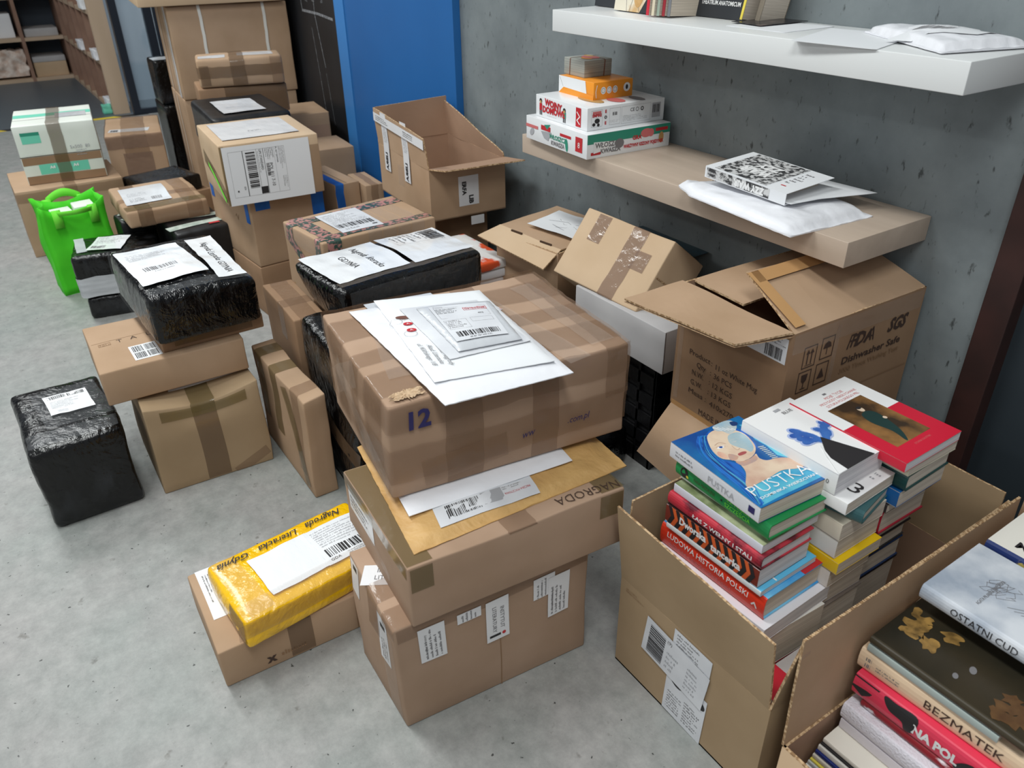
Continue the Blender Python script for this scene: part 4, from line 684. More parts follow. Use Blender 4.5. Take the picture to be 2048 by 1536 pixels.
b.patch('right', -0.10, 0.20, 0.075, 0.045, 'mint', name='mint_print', off=0.0008); b.patch('right', -0.10, 0.218, 0.075, 0.014, 'teal_g', name='green_print', off=0.0012)
b.prints('right', 0, 0.127, [('t', '5x500  80', 0.245, 0.085, 0.020, 'ink_grey'), ('lines', 0.225, 0.045, 0.05, 0.03, 3, 'ink_grey'), ('t', 'A4', 0.115, 0.006, 0.018, 'white', {'bold': 0.04}), ('t', 'A4', 0.21, 0.006, 0.018, 'white', {'bold': 0.04}), ('rect', 0.02, 0.070, 0.07, 0.0015, 'white')], W=0.324, H=0.13, off=0.003)
b.over('x', 0.0, 0.055, 0.0, 0.25, 'tape_dk', off=0.003); label(b.root, b.fr('top', 0.02, 0.075, 90), 0.13, 0.11, [('lines', 0.01, 0.01, 0.1, 0.09, 6, 'ink_grey')], 'paper_gl', wav=0.001)
b = carton('brown box wrapped in shiny tape behind the small dark parcel', (-4.87, -0.815, 0), 0.48, 0.28, 0.352, -10, 'card', seed=32, amp=0.004, r=0.008)
b.over('x', 0.0, 0.12, 0.02, 0.12, 'tape'); b.band(0.32, 0.07, 'tape_mauve'); b.patch('right', 0, 0.2, 0.14, 0.12, 'tape_mauve'); label(b.root, b.fr('top', 0.11, -0.02, 82), 0.2, 0.07, [('bar', 0.01, 0.01, 0.04, 0.04), ('lines', 0.06, 0.01, 0.12, 0.05, 4, 'ink_grey')], 'paper_gl')
b = carton('taped brown base box below the small dark parcel', (-3.98, -0.865, 0), 0.27, 0.30, 0.22, 15, 'card_dark', seed=33, amp=0.003); b.over('x', 0, 0.05, 0.05, 0.1, 'tape_dk')
b = carton('small dark wrapped parcel between the flat taped parcel and tall taped box', (-3.98, -0.875, 0.221), 0.24, 0.27, 0.07, 15, 'black', 'black_parcel', 'parcel', seed=34, amp=0.003, r=0.012, body_name='wrapping', amp2=0.001, step=0.02)
# black parcels below the flat taped parcel
M['pale_tape'] = mat('pale green striped tape', (196, 206, 196), 0.35, var=(168, 182, 172), scale=26, contrast=(0.45, 0.55))
b = carton('black parcel with crossed pale tapes supporting the flat taped parcel', (-3.35, -0.925, 0), 0.56, 0.215, 0.297, 2, 'black_mt', 'black_parcel', 'parcel', seed=35, amp=0.004, r=0.012, body_name='wrapping')
b.patch('top', 0.20, 0.0, 0.05, 0.24, 'pale_tape', rot=6, off=0.002); b.patch('top', 0.10, 0.0, 0.04, 0.25, 'pale_tape', rot=-8, off=0.0026); b.patch('top', 0.235, 0.05, 0.02, 0.04, 'red', off=0.0032, name='red_print')
b = carton('black parcel with pale tapes beside the green tote bag', (-3.43, -1.105, 0), 0.12, 0.13, 0.292, 4, 'black_mt', 'black_parcel', 'parcel', seed=36, amp=0.004, r=0.012, body_name='wrapping')
for u, a in ((0.06, 20), (-0.02, -30), (0.03, 60)): b.patch('top', u*0.5, 0, 0.03, 0.11, 'pale_tape', rot=a, off=0.002+abs(a)*1e-5)
b = carton('lower black parcel under the black parcel with white band, by the green bag', (-3.25, -1.215, 0), 0.215, 0.28, 0.085, -10, 'black', 'black_parcel', 'parcel', seed=37, amp=0.004, r=0.014, body_name='wrapping', step=0.02)
b = carton('black zipped parcel with translucent white band and label by the green bag', (-3.25, -1.215, 0.086), 0.23, 0.30, 0.165, -10, 'black', 'black_parcel', 'parcel', seed=38, amp=0.005, r=0.016, body_name='wrapping', amp2=0.002, step=0.015)
M['milky'] = mat('milky stretch film', (176, 180, 184), 0.35, var=(200, 204, 208), scale=9, bump=0.3, bscale=30, stretch=(1, 1, 6), alpha=0.9)
b.band(0.045, 0.075, 'milky', 'film_band', 0.003); b.patch('top', -0.02, -0.12, 0.17, 0.035, 'milky', name='film_band', off=0.002, rot=8)
label(b.root, b.fr('top', 0.0, -0.02, 75), 0.12, 0.15, [('lines', 0.01, 0.06, 0.1, 0.08, 7, 'ink_grey'), ('bar', 0.01, 0.02, 0.05, 0.028, 'ink_soft')], 'paper_gl', wav=0.001, th=0.004)
b = carton('flat brown taped parcel with a white label atop the black parcels', (-3.42, -1.00, 0.298), 0.385, 0.305, 0.066, 0.5, 'card', seed=39, amp=0.004, r=0.01, amp2=0.001, body_name='wrapping', name='brown_parcel', step=0.02, bulge=0.004)
b.over('x', -0.085, 0.055, 0.05, 0.065, 'tape_dk'); b.over('x', 0.10, 0.06, 0.05, 0.065, 'tape'); b.over('y', 0.03, 0.05, 0.06, 0.06, 'tape'); b.patch('right', 0.03, 0.032, 0.24, 0.055, 'tape', off=0.002); b.patch('top', 0.155, 0, 0.06, 0.30, 'tape_olive', off=0.002)
label(b.root, b.fr('top', 0.0, -0.045, 88), 0.17, 0.235, [('bar', 0.10, 0.03, 0.04, 0.035, 'ink_soft'), ('lines', 0.02, 0.03, 0.06, 0.05, 4), ('lines', 0.02, 0.1, 0.11, 0.05, 4, 'ink_grey')], 'paper_gl', th=0.004)
# strapped tall boxes
b = carton('tall strapped cardboard box standing under the big strapped carton', (-4.515, -0.330, 0), 0.46, 0.56, 0.546, -5.4, 'card', seed=40, amp=0.002)
for u in (-0.02, -0.13): b.patch('front', u, 0.27, 0.012, 0.53, 'rope', name='strap', off=0.003)
b = carton('big cardboard carton bound with two white straps, on the tall strapped box', (-4.511, -0.325, 0.548), 0.471, 0.568, 0.42, -5.4, 'card', seed=41, amp=0.003, r=0.006)
for v in (-0.135, 0.165): b.over('x', v, 0.014, 0.41, 0.41, 'rope', name='strap', off=0.003)
b.patch('front', 0.14, 0.21, 0.05, 0.42, 'tape_w', name='tape', off=0.0006, lab='translucent white tape'); b.patch('front', 0.115, 0.21, 0.012, 0.42, 'rope', name='strap', off=0.004); b.patch('front', -0.1, 0.21, 0.012, 0.42, 'rope', name='strap', off=0.004)
b = carton('topmost cardboard carton stacked above the big strapped carton', (-4.53, -0.395, 0.973), 0.56, 0.66, 0.3, -6, 'card_pale', seed=42, amp=0.002)
b = carton('brown box hidden under the dark shiny wrapped box', (-3.77, -0.495, 0), 0.22, 0.24, 0.575, -8, 'card', seed=43, amp=0.002)
b = carton('dark shiny taped box under the small brown taped parcel', (-3.76, -0.495, 0.577), 0.24, 0.37, 0.118, -10, 'card_dark', seed=44, amp=0.003, r=0.008); b.over('x', 0.05, 0.26, 0.1, 0.11, 'tape_dk', off=0.001)
b = carton('small brown parcel wound with shiny tape leaning on the strapped carton', (-3.715, -0.495, 0.697), 0.17, 0.352, 0.115, -13.9, 'card', seed=45, amp=0.003, r=0.012, amp2=0.001, bulge=0.003, name='brown_parcel', body_name='wrapping', step=0.02)
b.band(0.062, 0.045, 'tape_dk', off=0.002); b.over('x', -0.01, 0.06, 0.11, 0.11, 'tape_dk', off=0.003); b.patch('right', 0.15, 0.06, 0.05, 0.11, 'tape', off=0.003); b.patch('right', -0.15, 0.05, 0.04, 0.08, 'tape_dk', off=0.003)
label(b.root, b.fr('top', 0.03, -0.11, 90), 0.11, 0.06, [], 'paper_gl'); label(b.root, b.fr('top', 0.0, 0.07, 90), 0.15, 0.08, [], 'paper_gl')
b = carton('brown support box under the black parcel with blank label', (-3.42, -0.60, 0), 0.32, 0.24, 0.545, -3.5, 'card', seed=46, amp=0.002)
b = carton('black wrapped parcel with blank white label behind the pale box with barcode sheet', (-3.353, -0.628, 0.55), 0.439, 0.297, 0.124, -3.5, 'black_mt', 'black_parcel', 'parcel', seed=47, amp=0.004, r=0.014, amp2=0.001, body_name='wrapping', step=0.02, cor={'bfl': (0, 0, -0.03)})
label(b.root, b.fr('top', 0.03, -0.01, 90), 0.16, 0.26, [('lines', 0.03, 0.10, 0.1, 0.02, 2, 'ink_grey')], 'paper_gl', wav=0.001, th=0.004); b.patch('front', 0, 0.06, 0.42, 0.10, 'wrap', name='film', off=0.003)
b = carton('brown base box at the bottom below the blue taped carton', (-3.02, -0.68, 0), 0.41, 0.28, 0.197, 5, 'card_dark', seed=48, amp=0.002)
b = carton('brown carton with blue tape strips directly under the pale box with barcode sheet', (-3.021, -0.681, 0.199), 0.405, 0.275, 0.260, 5, 'card', seed=49, amp=0.003, r=0.005)
b.patch('right', -0.09, 0.235, 0.055, 0.05, 'tape_blue', lab='blue tape'); b.patch('right', 0.125, 0.16, 0.05, 0.2, 'tape_blue', lab='blue tape'); b.patch('front', 0.165, 0.21, 0.035, 0.10, 'tape_blue', lab='blue tape'); b.patch('front', -0.17, 0.22, 0.03, 0.07, 'tape_blue', lab='blue tape')
b.patch('right', 0.13, 0.02, 0.04, 0.06, 'tape_blue', rot=20, lab='blue tape'); b.prints('front', 0.06, 0.16, [('stroke', [(0, 0.02), (0.01, 0.03), (0.02, 0.01), (0.03, 0.03)], 0.003, 'crease')], W=0.03, H=0.04)
b = carton('pale cardboard box with a large white barcode shipping sheet on its front', (-2.926, -0.698, 0.461), 0.367, 0.34, 0.205, -4.0, 'card_pale', seed=50, amp=0.0015, r=0.004)
b.patch('front', 0.03, 0.07, 0.33, 0.05, 'tape_olive', rot=-14); b.patch('front', 0.05, 0.052, 0.24, 0.016, 'hem', name='green_strip', rot=-20, off=0.002); b.patch('right', -0.162, 0.10, 0.016, 0.2, 'tape_olive'); b.patch('right', 0.148, 0.085, 0.04, 0.17, 'tape')
label(b.root, b.fr('top', -0.01, -0.01, 90), 0.265, 0.27, [('lines', 0.11, 0.09, 0.05, 0.02, 2)], 'paper_gl', 'address_sheet', wav=0.001, th=0.002)
label(b.root, b.fr('right', -0.014, 0.098, -90), 0.20, 0.297, [('frame', 0.018, 0.018, 0.156, 0.19, 0.0006, 'ink_soft'), ('rect', 0.018, 0.065, 0.156, 0.0022, 'ink'), ('bar', 0.025, 0.075, 0.125, 0.032), ('rect', 0.018, 0.112, 0.156, 0.0008, 'ink'), ('t', 'UPS STANDARD', 0.055, 0.125, 0.012, 'ink', {'w': 0.07}), ('lines', 0.025, 0.114, 0.10, 0.005, 1), ('rect', 0.148, 0.110, 0.024, 0.024, 'ink'), ('rect', 0.018, 0.135, 0.156, 0.0015, 'ink'),
    ('t', 'POL 811 7-10', 0.11, 0.155, 0.017, 'ink', {'w': 0.08}), ('bar', 0.07, 0.14, 0.045, 0.010), ('lines', 0.02, 0.14, 0.04, 0.03, 5, 'ink'), ('t', 'PL 457 GDYNIA', 0.045, 0.18, 0.008, 'ink'), ('lines', 0.02, 0.187, 0.08, 0.018, 4), ('lines', 0.12, 0.19, 0.045, 0.016, 3), ('t', 'EDI', 0.145, 0.056, 0.008, 'ink'), ('rect', 0.150, 0.03, 0.006, 0.005, 'ink'), ('rect', 0.018, 0.172, 0.156, 0.0006, 'ink_soft')], 'paper', 'shipping_sheet', 'white barcode shipping sheet', th=0.002)
b = carton('small brown box with blue tape strip right of the blue taped carton', (-3.06, -0.395, 0), 0.30, 0.108, 0.42, 4.5, 'card', seed=51, amp=0.0015)
b.over('x', -0.035, 0.035, 0.1, 0.15, 'tape_blue', lab='blue tape', off=0.001); b.patch('top', 0.0, 0.0, 0.29, 0.0015, 'seam', name='flap_seam')
b = carton('smallest brown box peeking behind the blue taped small box', (-2.955, -0.288, 0), 0.2, 0.075, 0.412, -3, 'card', seed=52, amp=0.001); b.over('x', 0, 0.03, 0.05, 0.1, 'tape')
b = carton('brown box with torn top edge near the chalkboard', (-3.93, -0.175, 0), 0.3, 0.2, 0.515, -8, 'card', seed=53, amp=0.003); b.patch('right', 0, 0.42, 0.19, 0.08, 'card_in', name='flap', off=0.002); b.patch('right', 0.0, 0.30, 0.14, 0.05, 'tape')
b = carton('tan box standing left of the chalkboard foot', (-3.50, -0.225, 0), 0.24, 0.17, 0.44, -4, 'card', seed=54, amp=0.002)
b = carton('black plastic wrapped item with white top beyond the tall strapped box', (-5.13, -0.545, 0.412), 0.217, 0.115, 0.236, -1.3, 'black', 'black_parcel', 'parcel', seed=55, amp=0.006, r=0.014, body_name='wrapping', amp2=0.002, step=0.02)
label(b.root, b.fr('top', 0.03, 0.0, 90), 0.11, 0.13, [], 'paper_gl'); b.patch('front', 0.02, 0.06, 0.12, 0.02, 'tape_clear', rot=-50)
b = carton('black plastic covered box on the floor below the black wrapped item', (-5.13, -0.50, 0), 0.30, 0.20, 0.41, -1.3, 'black', 'black_parcel', 'parcel', seed=56, amp=0.006, r=0.012, body_name='wrapping', amp2=0.002)
# green tote bag
def tote():
    root = thing('tote_bag', 'bright green fabric tote bag full of papers behind the black parcels', 'bag', (-3.56, -1.315, 0), (0, 0, 4)); w, d, h = 0.15, 0.235, 0.37
    mb = MB(); n = 12
    def ring(z, k):
        pts = []; W, D = w/2*(1+0.12*k), d/2*(1+0.10*k)
        for i in range(4*n):
            s, a = divmod(i, n); a = a/n; x, y = ((-W, -D+2*D*0) if 0 else (0, 0))
            c = [(-W, -D), (W, -D), (W, D), (-W, D)]; p, q = c[s], c[(s+1) % 4]; x = p[0]+(q[0]-p[0])*a; y = p[1]+(q[1]-p[1])*a
            g = math.sin(math.pi*a); nz = noise.noise(Vector((x*12, y*12, z*8)))*0.02*(0.3+z/h)
            if s == 0: y += 0.03*g*(z/h)+0*g        # gusset folds inward
            if s == 2: y -= 0.02*g*(z/h)
            zz = z - (0.035*g*k if s in (1, 3) else 0.0)+(0.01*k*noise.noise(Vector((i*0.3, 0, 0))))
            pts.append((x+nz, y+nz*0.6, max(0, zz)))
        return pts
    L = 12; R = 4*n; vs = []
    for j in range(L+1): vs += ring(h*j/L, j/L)
    mb.add(vs, [(j*R+i, j*R+(i+1) % R, (j+1)*R+(i+1) % R, (j+1)*R+i) for j in range(L) for i in range(R)], 'green'); mb.add(ring(0, 0), [tuple(range(R))[::-1]], 'green')
    o = mb.build('bag_body', root, True); sm = o.modifiers.new('s', 'SOLIDIFY'); sm.thickness = 0.0015
    for sx, ln in ((1, 0.10), (-1, 0.03)):
        hb = MB(); K = 14; P = []
        for i in range(K+1):
            a = i/K; y = -0.06+0.13*a; z = h-0.03+(math.sin(math.pi*a)*ln*(0.15 if sx > 0 else 1.0)); x = sx*(w/2*1.2+0.004)+(math.sin(math.pi*a)*0.07 if sx > 0 else 0.01*math.sin(math.pi*a)); P.append(Vector((x, y, z)))
        vs = []
        for i, p in enumerate(P): vs += [p+Vector((0, 0, 0.016 if sx < 0 else 0.004)), p-Vector((0.01 if sx > 0 else 0, 0, 0.016))]
        hb.add(vs, [(2*i, 2*i+1, 2*i+3, 2*i+2) for i in range(K)], 'hem')
        for yy in (-0.06, 0.07): hb.box(sx*(w/2*1.2)-0.003, yy-0.016, h-0.09, sx*(w/2*1.2)+0.004, yy+0.016, h-0.02, 'hem')
        o = hb.build('handle', root, True); sm = o.modifiers.new('s', 'SOLIDIFY'); sm.thickness = 0.0015
    return root
tote()
for i, (x, y, z, rz, lab) in enumerate(((-3.565, -1.345, 0.30, 6, 'white paper bundle nearest the front inside green tote'), (-3.565, -1.262, 0.315, 4, 'pale printed papers at the back inside green tote'))):
    b = carton(lab, (x, y, z-0.26), 0.085, 0.075, 0.28, rz, 'carton_w', 'paper_bundle', 'paper', seed=60+i, amp=0.003, r=0.003, body_name='papers', rot=(0, 0, rz))

# ------------------------------------------------------------------ by the wall
b = carton('brown box supporting the tall open carton by the blue panel', (-2.50, -0.180, 0), 0.30, 0.20, 0.437, -3.5, 'card_dark', seed=70, amp=0.001)
t = thing('cardboard_box', 'tall open carton with white printed tape strips standing against blue panel', 'box', (-2.466, -0.205, 0.438), (0, 0, -3.5)); w, d, h = 0.433, 0.281, 0.172; T = 0.004; fh = 0.13
open_box(t, w, d, h, T)
def flap(name, a, b_, c, dd, m='card', wav=0.003, seed=0, parent=None, n=8, lab=None):
    mb = MB(); plate(mb, a, b_, c, dd, T, m, n=n, wav=wav, seed=seed); o = mb.build(name, parent or t); 
    if lab: o['label'] = lab
    return o
W, D = w/2, d/2
flap('flap', (-W, -D, h), (W-0.002, -D, h), (W-0.004, -D-0.012, h+0.10), (-W, -D-0.006, h+0.125), seed=1)
flap('flap', (-W, D, h), (-W, -D, h), (-W-0.004, -D, h+0.125), (-W-0.004, D, h+0.135), 'card_in', seed=2)
flap('flap', (W, D, h), (-W, D, h), (-W, D-0.004, h+0.12), (W, D-0.004, h+0.02), 'card_in', seed=3)
flap('flap', (W, -D, h), (W, D, h), (W+0.10, D+0.02, h+0.012), (W+0.085, -D+0.02, h+0.01), 'card_in', seed=4)
bx = Box(t, w, d, h, amp=0)
for u in (-0.13, 0.045):
    fr = Fr(lambda x, y, o=0, u=u: (u+y, -D-0.0015-o-(0.006 if x > 0 else 0)*(x/0.12), h+0.02+x))
    label(t, fr, 0.20, 0.05, [('t', 'LIBRA', 0.035, 0.025, 0.024, 'ink', {'bold': 0.05, 'rot': 180}), ('lines', 0.10, 0.01, 0.06, 0.03, 3, 'ink_grey')], 'tape_w', 'printed_tape', 'white printed tape', th=0.0022)
label(t, Fr(lambda x, y, o=0: (x, -D-0.0075-o-0.001, h+0.098+y-0.02*(x+W)/w)), 0.42, 0.03, [('lines', 0.02, 0.006, 0.12, 0.018, 3, 'ink'), ('lines', 0.26, 0.006, 0.12, 0.018, 3, 'ink')], 'tape_w', 'printed_tape', 'white printed tape', th=0.003)
label(t, bx.fr('right', 0.0, 0.085, 90), 0.10, 0.075, [('t', 'LIB', 0.02, 0.03, 0.022, 'ink', {'bold': 0.05, 'rot': 180}), ('t', 'ERFA', 0.06, 0.055, 0.02, 'ink', {'bold': 0.05, 'rot': 180})], 'tape_w', 'printed_tape', 'white printed tape', th=0.001)
bx.patch('right', 0.03, -0.02, 0.05, 0.03, 'tape_w', name='tape_scrap'); bx.patch('front', -0.02, 0.10, 0.05, 0.07, 'tape_clear')
# white plastic bundles with orange print
b = carton('brown box with white label under the white and orange plastic bundle', (-2.0, -0.385, 0), 0.26, 0.135, 0.33, -8, 'card', seed=71, amp=0.001); label(b.root, b.fr('top', 0.10, 0.0, 60), 0.05, 0.03)
M['orange_pl'] = mat('white plastic with orange print', (226, 224, 222), 0.22, var=(222, 88, 50), scale=11, detail=3, contrast=(0.56, 0.60), bump=0.5, bscale=18, bdist=0.005)
for i in range(3): b = carton(('lowest', 'middle', 'topmost')[i]+' white plastic wrapped pack with orange print by cardboard box with lid', (-2.03+0.008*i, -0.375, 0.331+0.031*i), 0.27, 0.15, 0.03, -6+3*i, 'orange_pl' if i == 2 else 'plastic_w', 'plastic_pack', 'pack', seed=72+i, amp=0.003, r=0.008, amp2=0.001, body_name='wrapping', group='white plastic packs', step=0.02)
# box with folded lid and paper
b = carton('dark brown box below the slotted lid cardboard box', (-1.82, -0.167, 0), 0.24, 0.24, 0.268, 8, 'card_dark', seed=75, amp=0.001)
t = thing('cardboard_box', 'cardboard box with loose slotted lid and white scribbled sheet against wall', 'box', (-1.815, -0.170, 0.27), (0, 0, 10)); w, d, h = 0.255, 0.262, 0.225; W, D = w/2, d/2
open_box(t, w, d, h, T)
L = MB(); plate(L, (-W-0.015, -D+0.03, h+0.012), (W-0.01, -D+0.02, h+0.004), (W+0.01, D, h+0.010), (-W, D, h+0.020), T, 'card', n=8, wav=0.003); lid = L.build('lid', t)
L = MB(); plate(L, (-W-0.035, -D-0.045, h-0.008), (W+0.0, -D-0.06, h-0.028), (W-0.008, -D+0.02, h+0.005), (-W-0.015, -D+0.03, h+0.013), T, 'card_pale', n=8, wav=0.002); fl_ = L.build('lid_flap', t)
p = MB(); 
for a in (0.25, 0.72): 
    x0 = -W-0.02+w*a; p.box(x0, -D+0.019, h+0.0085-a*0.004, x0+0.045, -D+0.023, h+0.016-a*0.008, 'seam')
p.build('slot', lid)
L = MB(); plate(L, (W+0.006, -D+0.03, h-0.05), (W+0.012, D-0.02, h-0.045), (W+0.008, D, h+0.006), (W+0.002, -D+0.022, h+0.002), T, 'card', n=5, wav=0.002); L.build('flap', t)
label(t, Fr(lambda x, y, o=0: (0.02+0.94*x-0.1*y, 0.02+y+0.1*x, h+0.017+o-0.012*(0.02+x)/w)), 0.19, 0.155, [('stroke', [(0.05, 0.1), (0.09, 0.07), (0.13, 0.09)], 0.0012, 'ink_soft'), ('stroke', [(0.03, 0.07), (0.09, 0.09), (0.15, 0.06)], 0.0012, 'ink_soft'), ('stroke', [(0.08, 0.04), (0.11, 0.05), (0.15, 0.1)], 0.0012, 'ink_soft'), ('stroke', [(0.06, 0.05), (0.12, 0.03)], 0.0012, 'ink_soft')], 'paper', 'paper_sheet', 'white scribbled sheet', th=0.003, wav=0.003)
# white box, tilted carton, black crate, mug carton
M['crate'] = mat('black plastic crate', (14, 14, 16), 0.35, bump=0.4, bscale=60)
def crate(x, y, w, d, h, lab):
    t = thing('storage_crate', lab, 'crate', (x, y, 0)); mb = MB(); W, D, c = w/2, d/2, 0.012
    mb.box(-W, -D, 0, W, D, 0.01, 'crate')
    for x0, y0, x1, y1 in ((-W, -D, W, -D+0.006), (-W, D-0.006, W, D), (-W, -D, -W+0.006, D), (W-0.006, -D, W, D)):
        for k in range(6): mb.box(x0, y0, 0.01+k*h/6, x1, y1, 0.01+k*h/6+h/6*0.6, 'crate')
        n = int(max(x1-x0, y1-y0)/0.05)
        for k in range(n+1):
            a = k/n; px, py = x0+(x1-x0-0.008)*a if x1-x0 > 0.01 else x0, y0+(y1-y0-0.008)*a if y1-y0 > 0.01 else y0
            mb.box(px, py, 0, px+0.008, py+0.008, h, 'crate')
    mb.box(-W+0.008, -D+0.008, 0.01, W-0.008, D-0.008, h-0.03, 'crate'); mb.build('crate_frame', t); r = MB(); r.box(-W-0.006, -D-0.006, h-0.022, W+0.006, -D+0.004, h, 'crate'); r.box(-W-0.006, D-0.004, h-0.022, W+0.006, D+0.006, h, 'crate'); r.box(-W-0.006, -D, h-0.022, -W+0.004, D, h, 'crate'); r.box(W-0.004, -D, h-0.022, W+0.006, D, h, 'crate'); r.build('rim', t); return t
crate(-1.40, -0.16, 0.30, 0.22, 0.358, 'black slatted plastic crate under the off white box'); crate(-0.93, -0.15, 0.36, 0.22, 0.362, 'black slatted plastic crate under the white mug carton')
b = carton('black bag bundle on the floor in front of the black crate', (-1.44, -0.42, 0), 0.30, 0.22, 0.12, 10, 'black_gl', 'black_bag', 'bag', seed=80, amp=0.02, amp2=0.005, r=0.03, body_name='wrapping', step=0.015)
b = carton('shallow off white box without lid beneath the tilted carton', (-1.336, -0.192, 0.36), 0.34, 0.29, 0.113, 0, 'board_w', seed=81, amp=0.001, r=0.002, body_name='box')
b.patch('right', -0.144, 0.056, 0.002, 0.112, 'seam', name='corner_gap')
s = 0.95; px, py, pz = [c_+(v_-c_)*s for v_, c_ in zip((-1.534, -0.083, 0.416), (0, -1.5249, 1.30))]
b = carton('tilted cardboard carton with mauve tape leaning on the off white box', (px, py-0.0, pz), 0.329*s, 0.204*s, 0.15, 0, 'card_pale', seed=82, amp=0.003, r=0.004, rot=(51.3, 1.05, 3.67))
b.over('y', 0.045, 0.055, 0.0, 0.05, 'tape_mauve', off=0.001); b.patch('top', -0.085, 0.055, 0.045, 0.075, 'tape_mauve', off=0.001); b.patch('top', 0.09, 0.02, 0.05, 0.05, 'tape_mauve', off=0.0016)
b.patch('right', 0.0, 0.1, 0.004, 0.09, 'card_edge', name='flap_edge')
M['teal_bk'] = mat('dark teal glossy folder', (40, 70, 84), 0.25, var=(120, 140, 60), scale=9, contrast=(0.6, 0.7))
slab('folder', 'dark glossy picture folder lying behind the tilted carton', 'folder', [(-1.62, -0.09), (-1.36, -0.07), (-1.36, -0.01), (-1.62, -0.01)], 0.535, 0.006, 'teal_bk')
t = thing('cardboard_box', 'open brown mug carton printed 11 oz White Mug beneath wooden shelf', 'box', (-0.914, -0.216, 0.364), (0, 0, -1.5)); w, d, h = 0.288, 0.392, 0.289; W, D = w/2, d/2
open_box(t, w, d, h, T, 'card_dark'); bx = Box(t, w, d, h, amp=0)
flap('flap', (-W, -D, h), (W, -D, h), (W-0.022, -D-0.125, h+0.006), (-W-0.015, -D-0.14, h-0.010), 'card', 0.004, 5, lab='creased front flap'); t.children[-1]
L = MB(); plate(L, (-W-0.015, -D-0.14, h-0.014), (W-0.022, -D-0.125, h+0.002), (W, -D, h-0.004), (-W, -D, h-0.004), 0.001, 'card'); L.build('flap_underside', t)
flap('flap', (W, -D+0.004, h), (W, D, h), (W-0.14, D-0.02, h+0.05), (W-0.155, -D+0.035, h+0.062), 'card', 0.003, 6)
flap('flap', (-W, D, h), (-W, -D+0.03, h), (-W+0.14, -D+0.03, h-0.004), (-W+0.14, D, h-0.002), 'card', 0.003, 7)
M['card_tan'] = card('tan cardboard tape strip', (188, 146, 98), (178, 136, 90))
f = Fr(lambda x, y, o=0: (W-0.002-x*0.93, -D+0.02+y*0.93+x*0.1, h+0.003+x*0.36+o+0.004))
p = MB(); grid_patch(p, f, 0.03, 0.34, 'card_tan', 0.03, cx=0.14, cy=0.17); grid_patch(p, f, 0.15, 0.03, 'card_tan', 0.03, cx=0.08, cy=0.005); p.build('paper_tape', t, label='tan paper tape border')
flap('flap', (W-0.03, -D-0.003, 0.002), (-W+0.005, -D-0.003, 0.002), (-W+0.005-0.02, -D-0.075, -0.115), (W-0.03, -D-0.095, -0.115), 'card', 0.002, 8)
ib = 'ink_brown'
bx.prints('front', 0, 0, [('t', 'Product', 0.0725, 0.148, 0.0175, ib, {'w': 0.060}), ('t', ':', 0.108, 0.147, 0.0175, ib), ('t', '11 oz White Mug', 0.1735, 0.144, 0.0175, ib, {'w': 0.111}), ('t', 'Qty', 0.080, 0.126, 0.0175, ib, {'w': 0.026}), ('t', ':', 0.108, 0.125, 0.0175, ib), ('t', '36 PCS', 0.142, 0.122, 0.0175, ib, {'w': 0.050}), ('t', 'N.W.', 0.073, 0.104, 0.0175, ib, {'w': 0.034}), ('t', ':', 0.108, 0.103, 0.0175, ib), ('t', '12 KGS', 0.143, 0.100, 0.0175, ib, {'w': 0.054}), ('t', 'G.W.', 0.072, 0.081, 0.0175, ib, {'w': 0.034}), ('t', ':', 0.108, 0.080, 0.0175, ib), ('t', '13 KGS', 0.143, 0.078, 0.0175, ib, {'w': 0.054}),
    ('t', 'Meas :', 0.078, 0.0585, 0.0175, ib, {'w': 0.052}), ('t', '410x270x300', 0.168, 0.055, 0.0175, ib, {'w': 0.105}), ('t', 'MADE IN CHINA', 0.150, 0.021, 0.020, ib, {'w': 0.125})], W=0.288)
bx.patch('front', -0.03, 0.006, 0.22, 0.012, 'card_tan', name='crumpled_edge', off=0.0006, rot=0); bx.patch('front', -0.13, 0.15, 0.012, 0.26, 'tape_clear')
label(t, bx.fr('front', 0.090, 0.250, 0), 0.095, 0.052, [('bar', 0.045, 0.004, 0.042, 0.024), ('lines', 0.035, 0.032, 0.06, 0.018, 3), ('lines', 0.005, 0.02, 0.02, 0.01, 1)])
def arrowbox(x, y, k):
    r = [('frame', x, y, 0.036, 0.046, 0.002, ib)]
    if k == 'up': r += [('rect', x+0.011, y+0.008, 0.003, 0.024, ib), ('rect', x+0.022, y+0.008, 0.003, 0.024, ib), ('poly', [(x+0.007, y+0.03), (x+0.018, y+0.03), (x+0.0125, y+0.039)], ib), ('poly', [(x+0.018, y+0.03), (x+0.029, y+0.03), (x+0.0235, y+0.039)], ib), ('rect', x+0.008, y+0.005, 0.02, 0.0012, ib)]
    elif k == 'glass': r += [('poly', [(x+0.009, y+0.038), (x+0.011, y+0.024), (x+0.018, y+0.018), (x+0.025, y+0.024), (x+0.027, y+0.038)], ib), ('rect', x+0.0168, y+0.008, 0.0024, 0.012, ib), ('rect', x+0.011, y+0.006, 0.014, 0.002, ib)]
    elif k == 'umb': r += [('poly', [(x+0.006, y+0.022), (x+0.01, y+0.032), (x+0.018, y+0.037), (x+0.026, y+0.032), (x+0.03, y+0.022)], ib), ('rect', x+0.017, y+0.008, 0.002, 0.016, ib)]
    else: r += [('poly', [(x+0.008, y+0.012), (x+0.028, y+0.012), (x+0.018, y+0.034)], ib)]
    return r
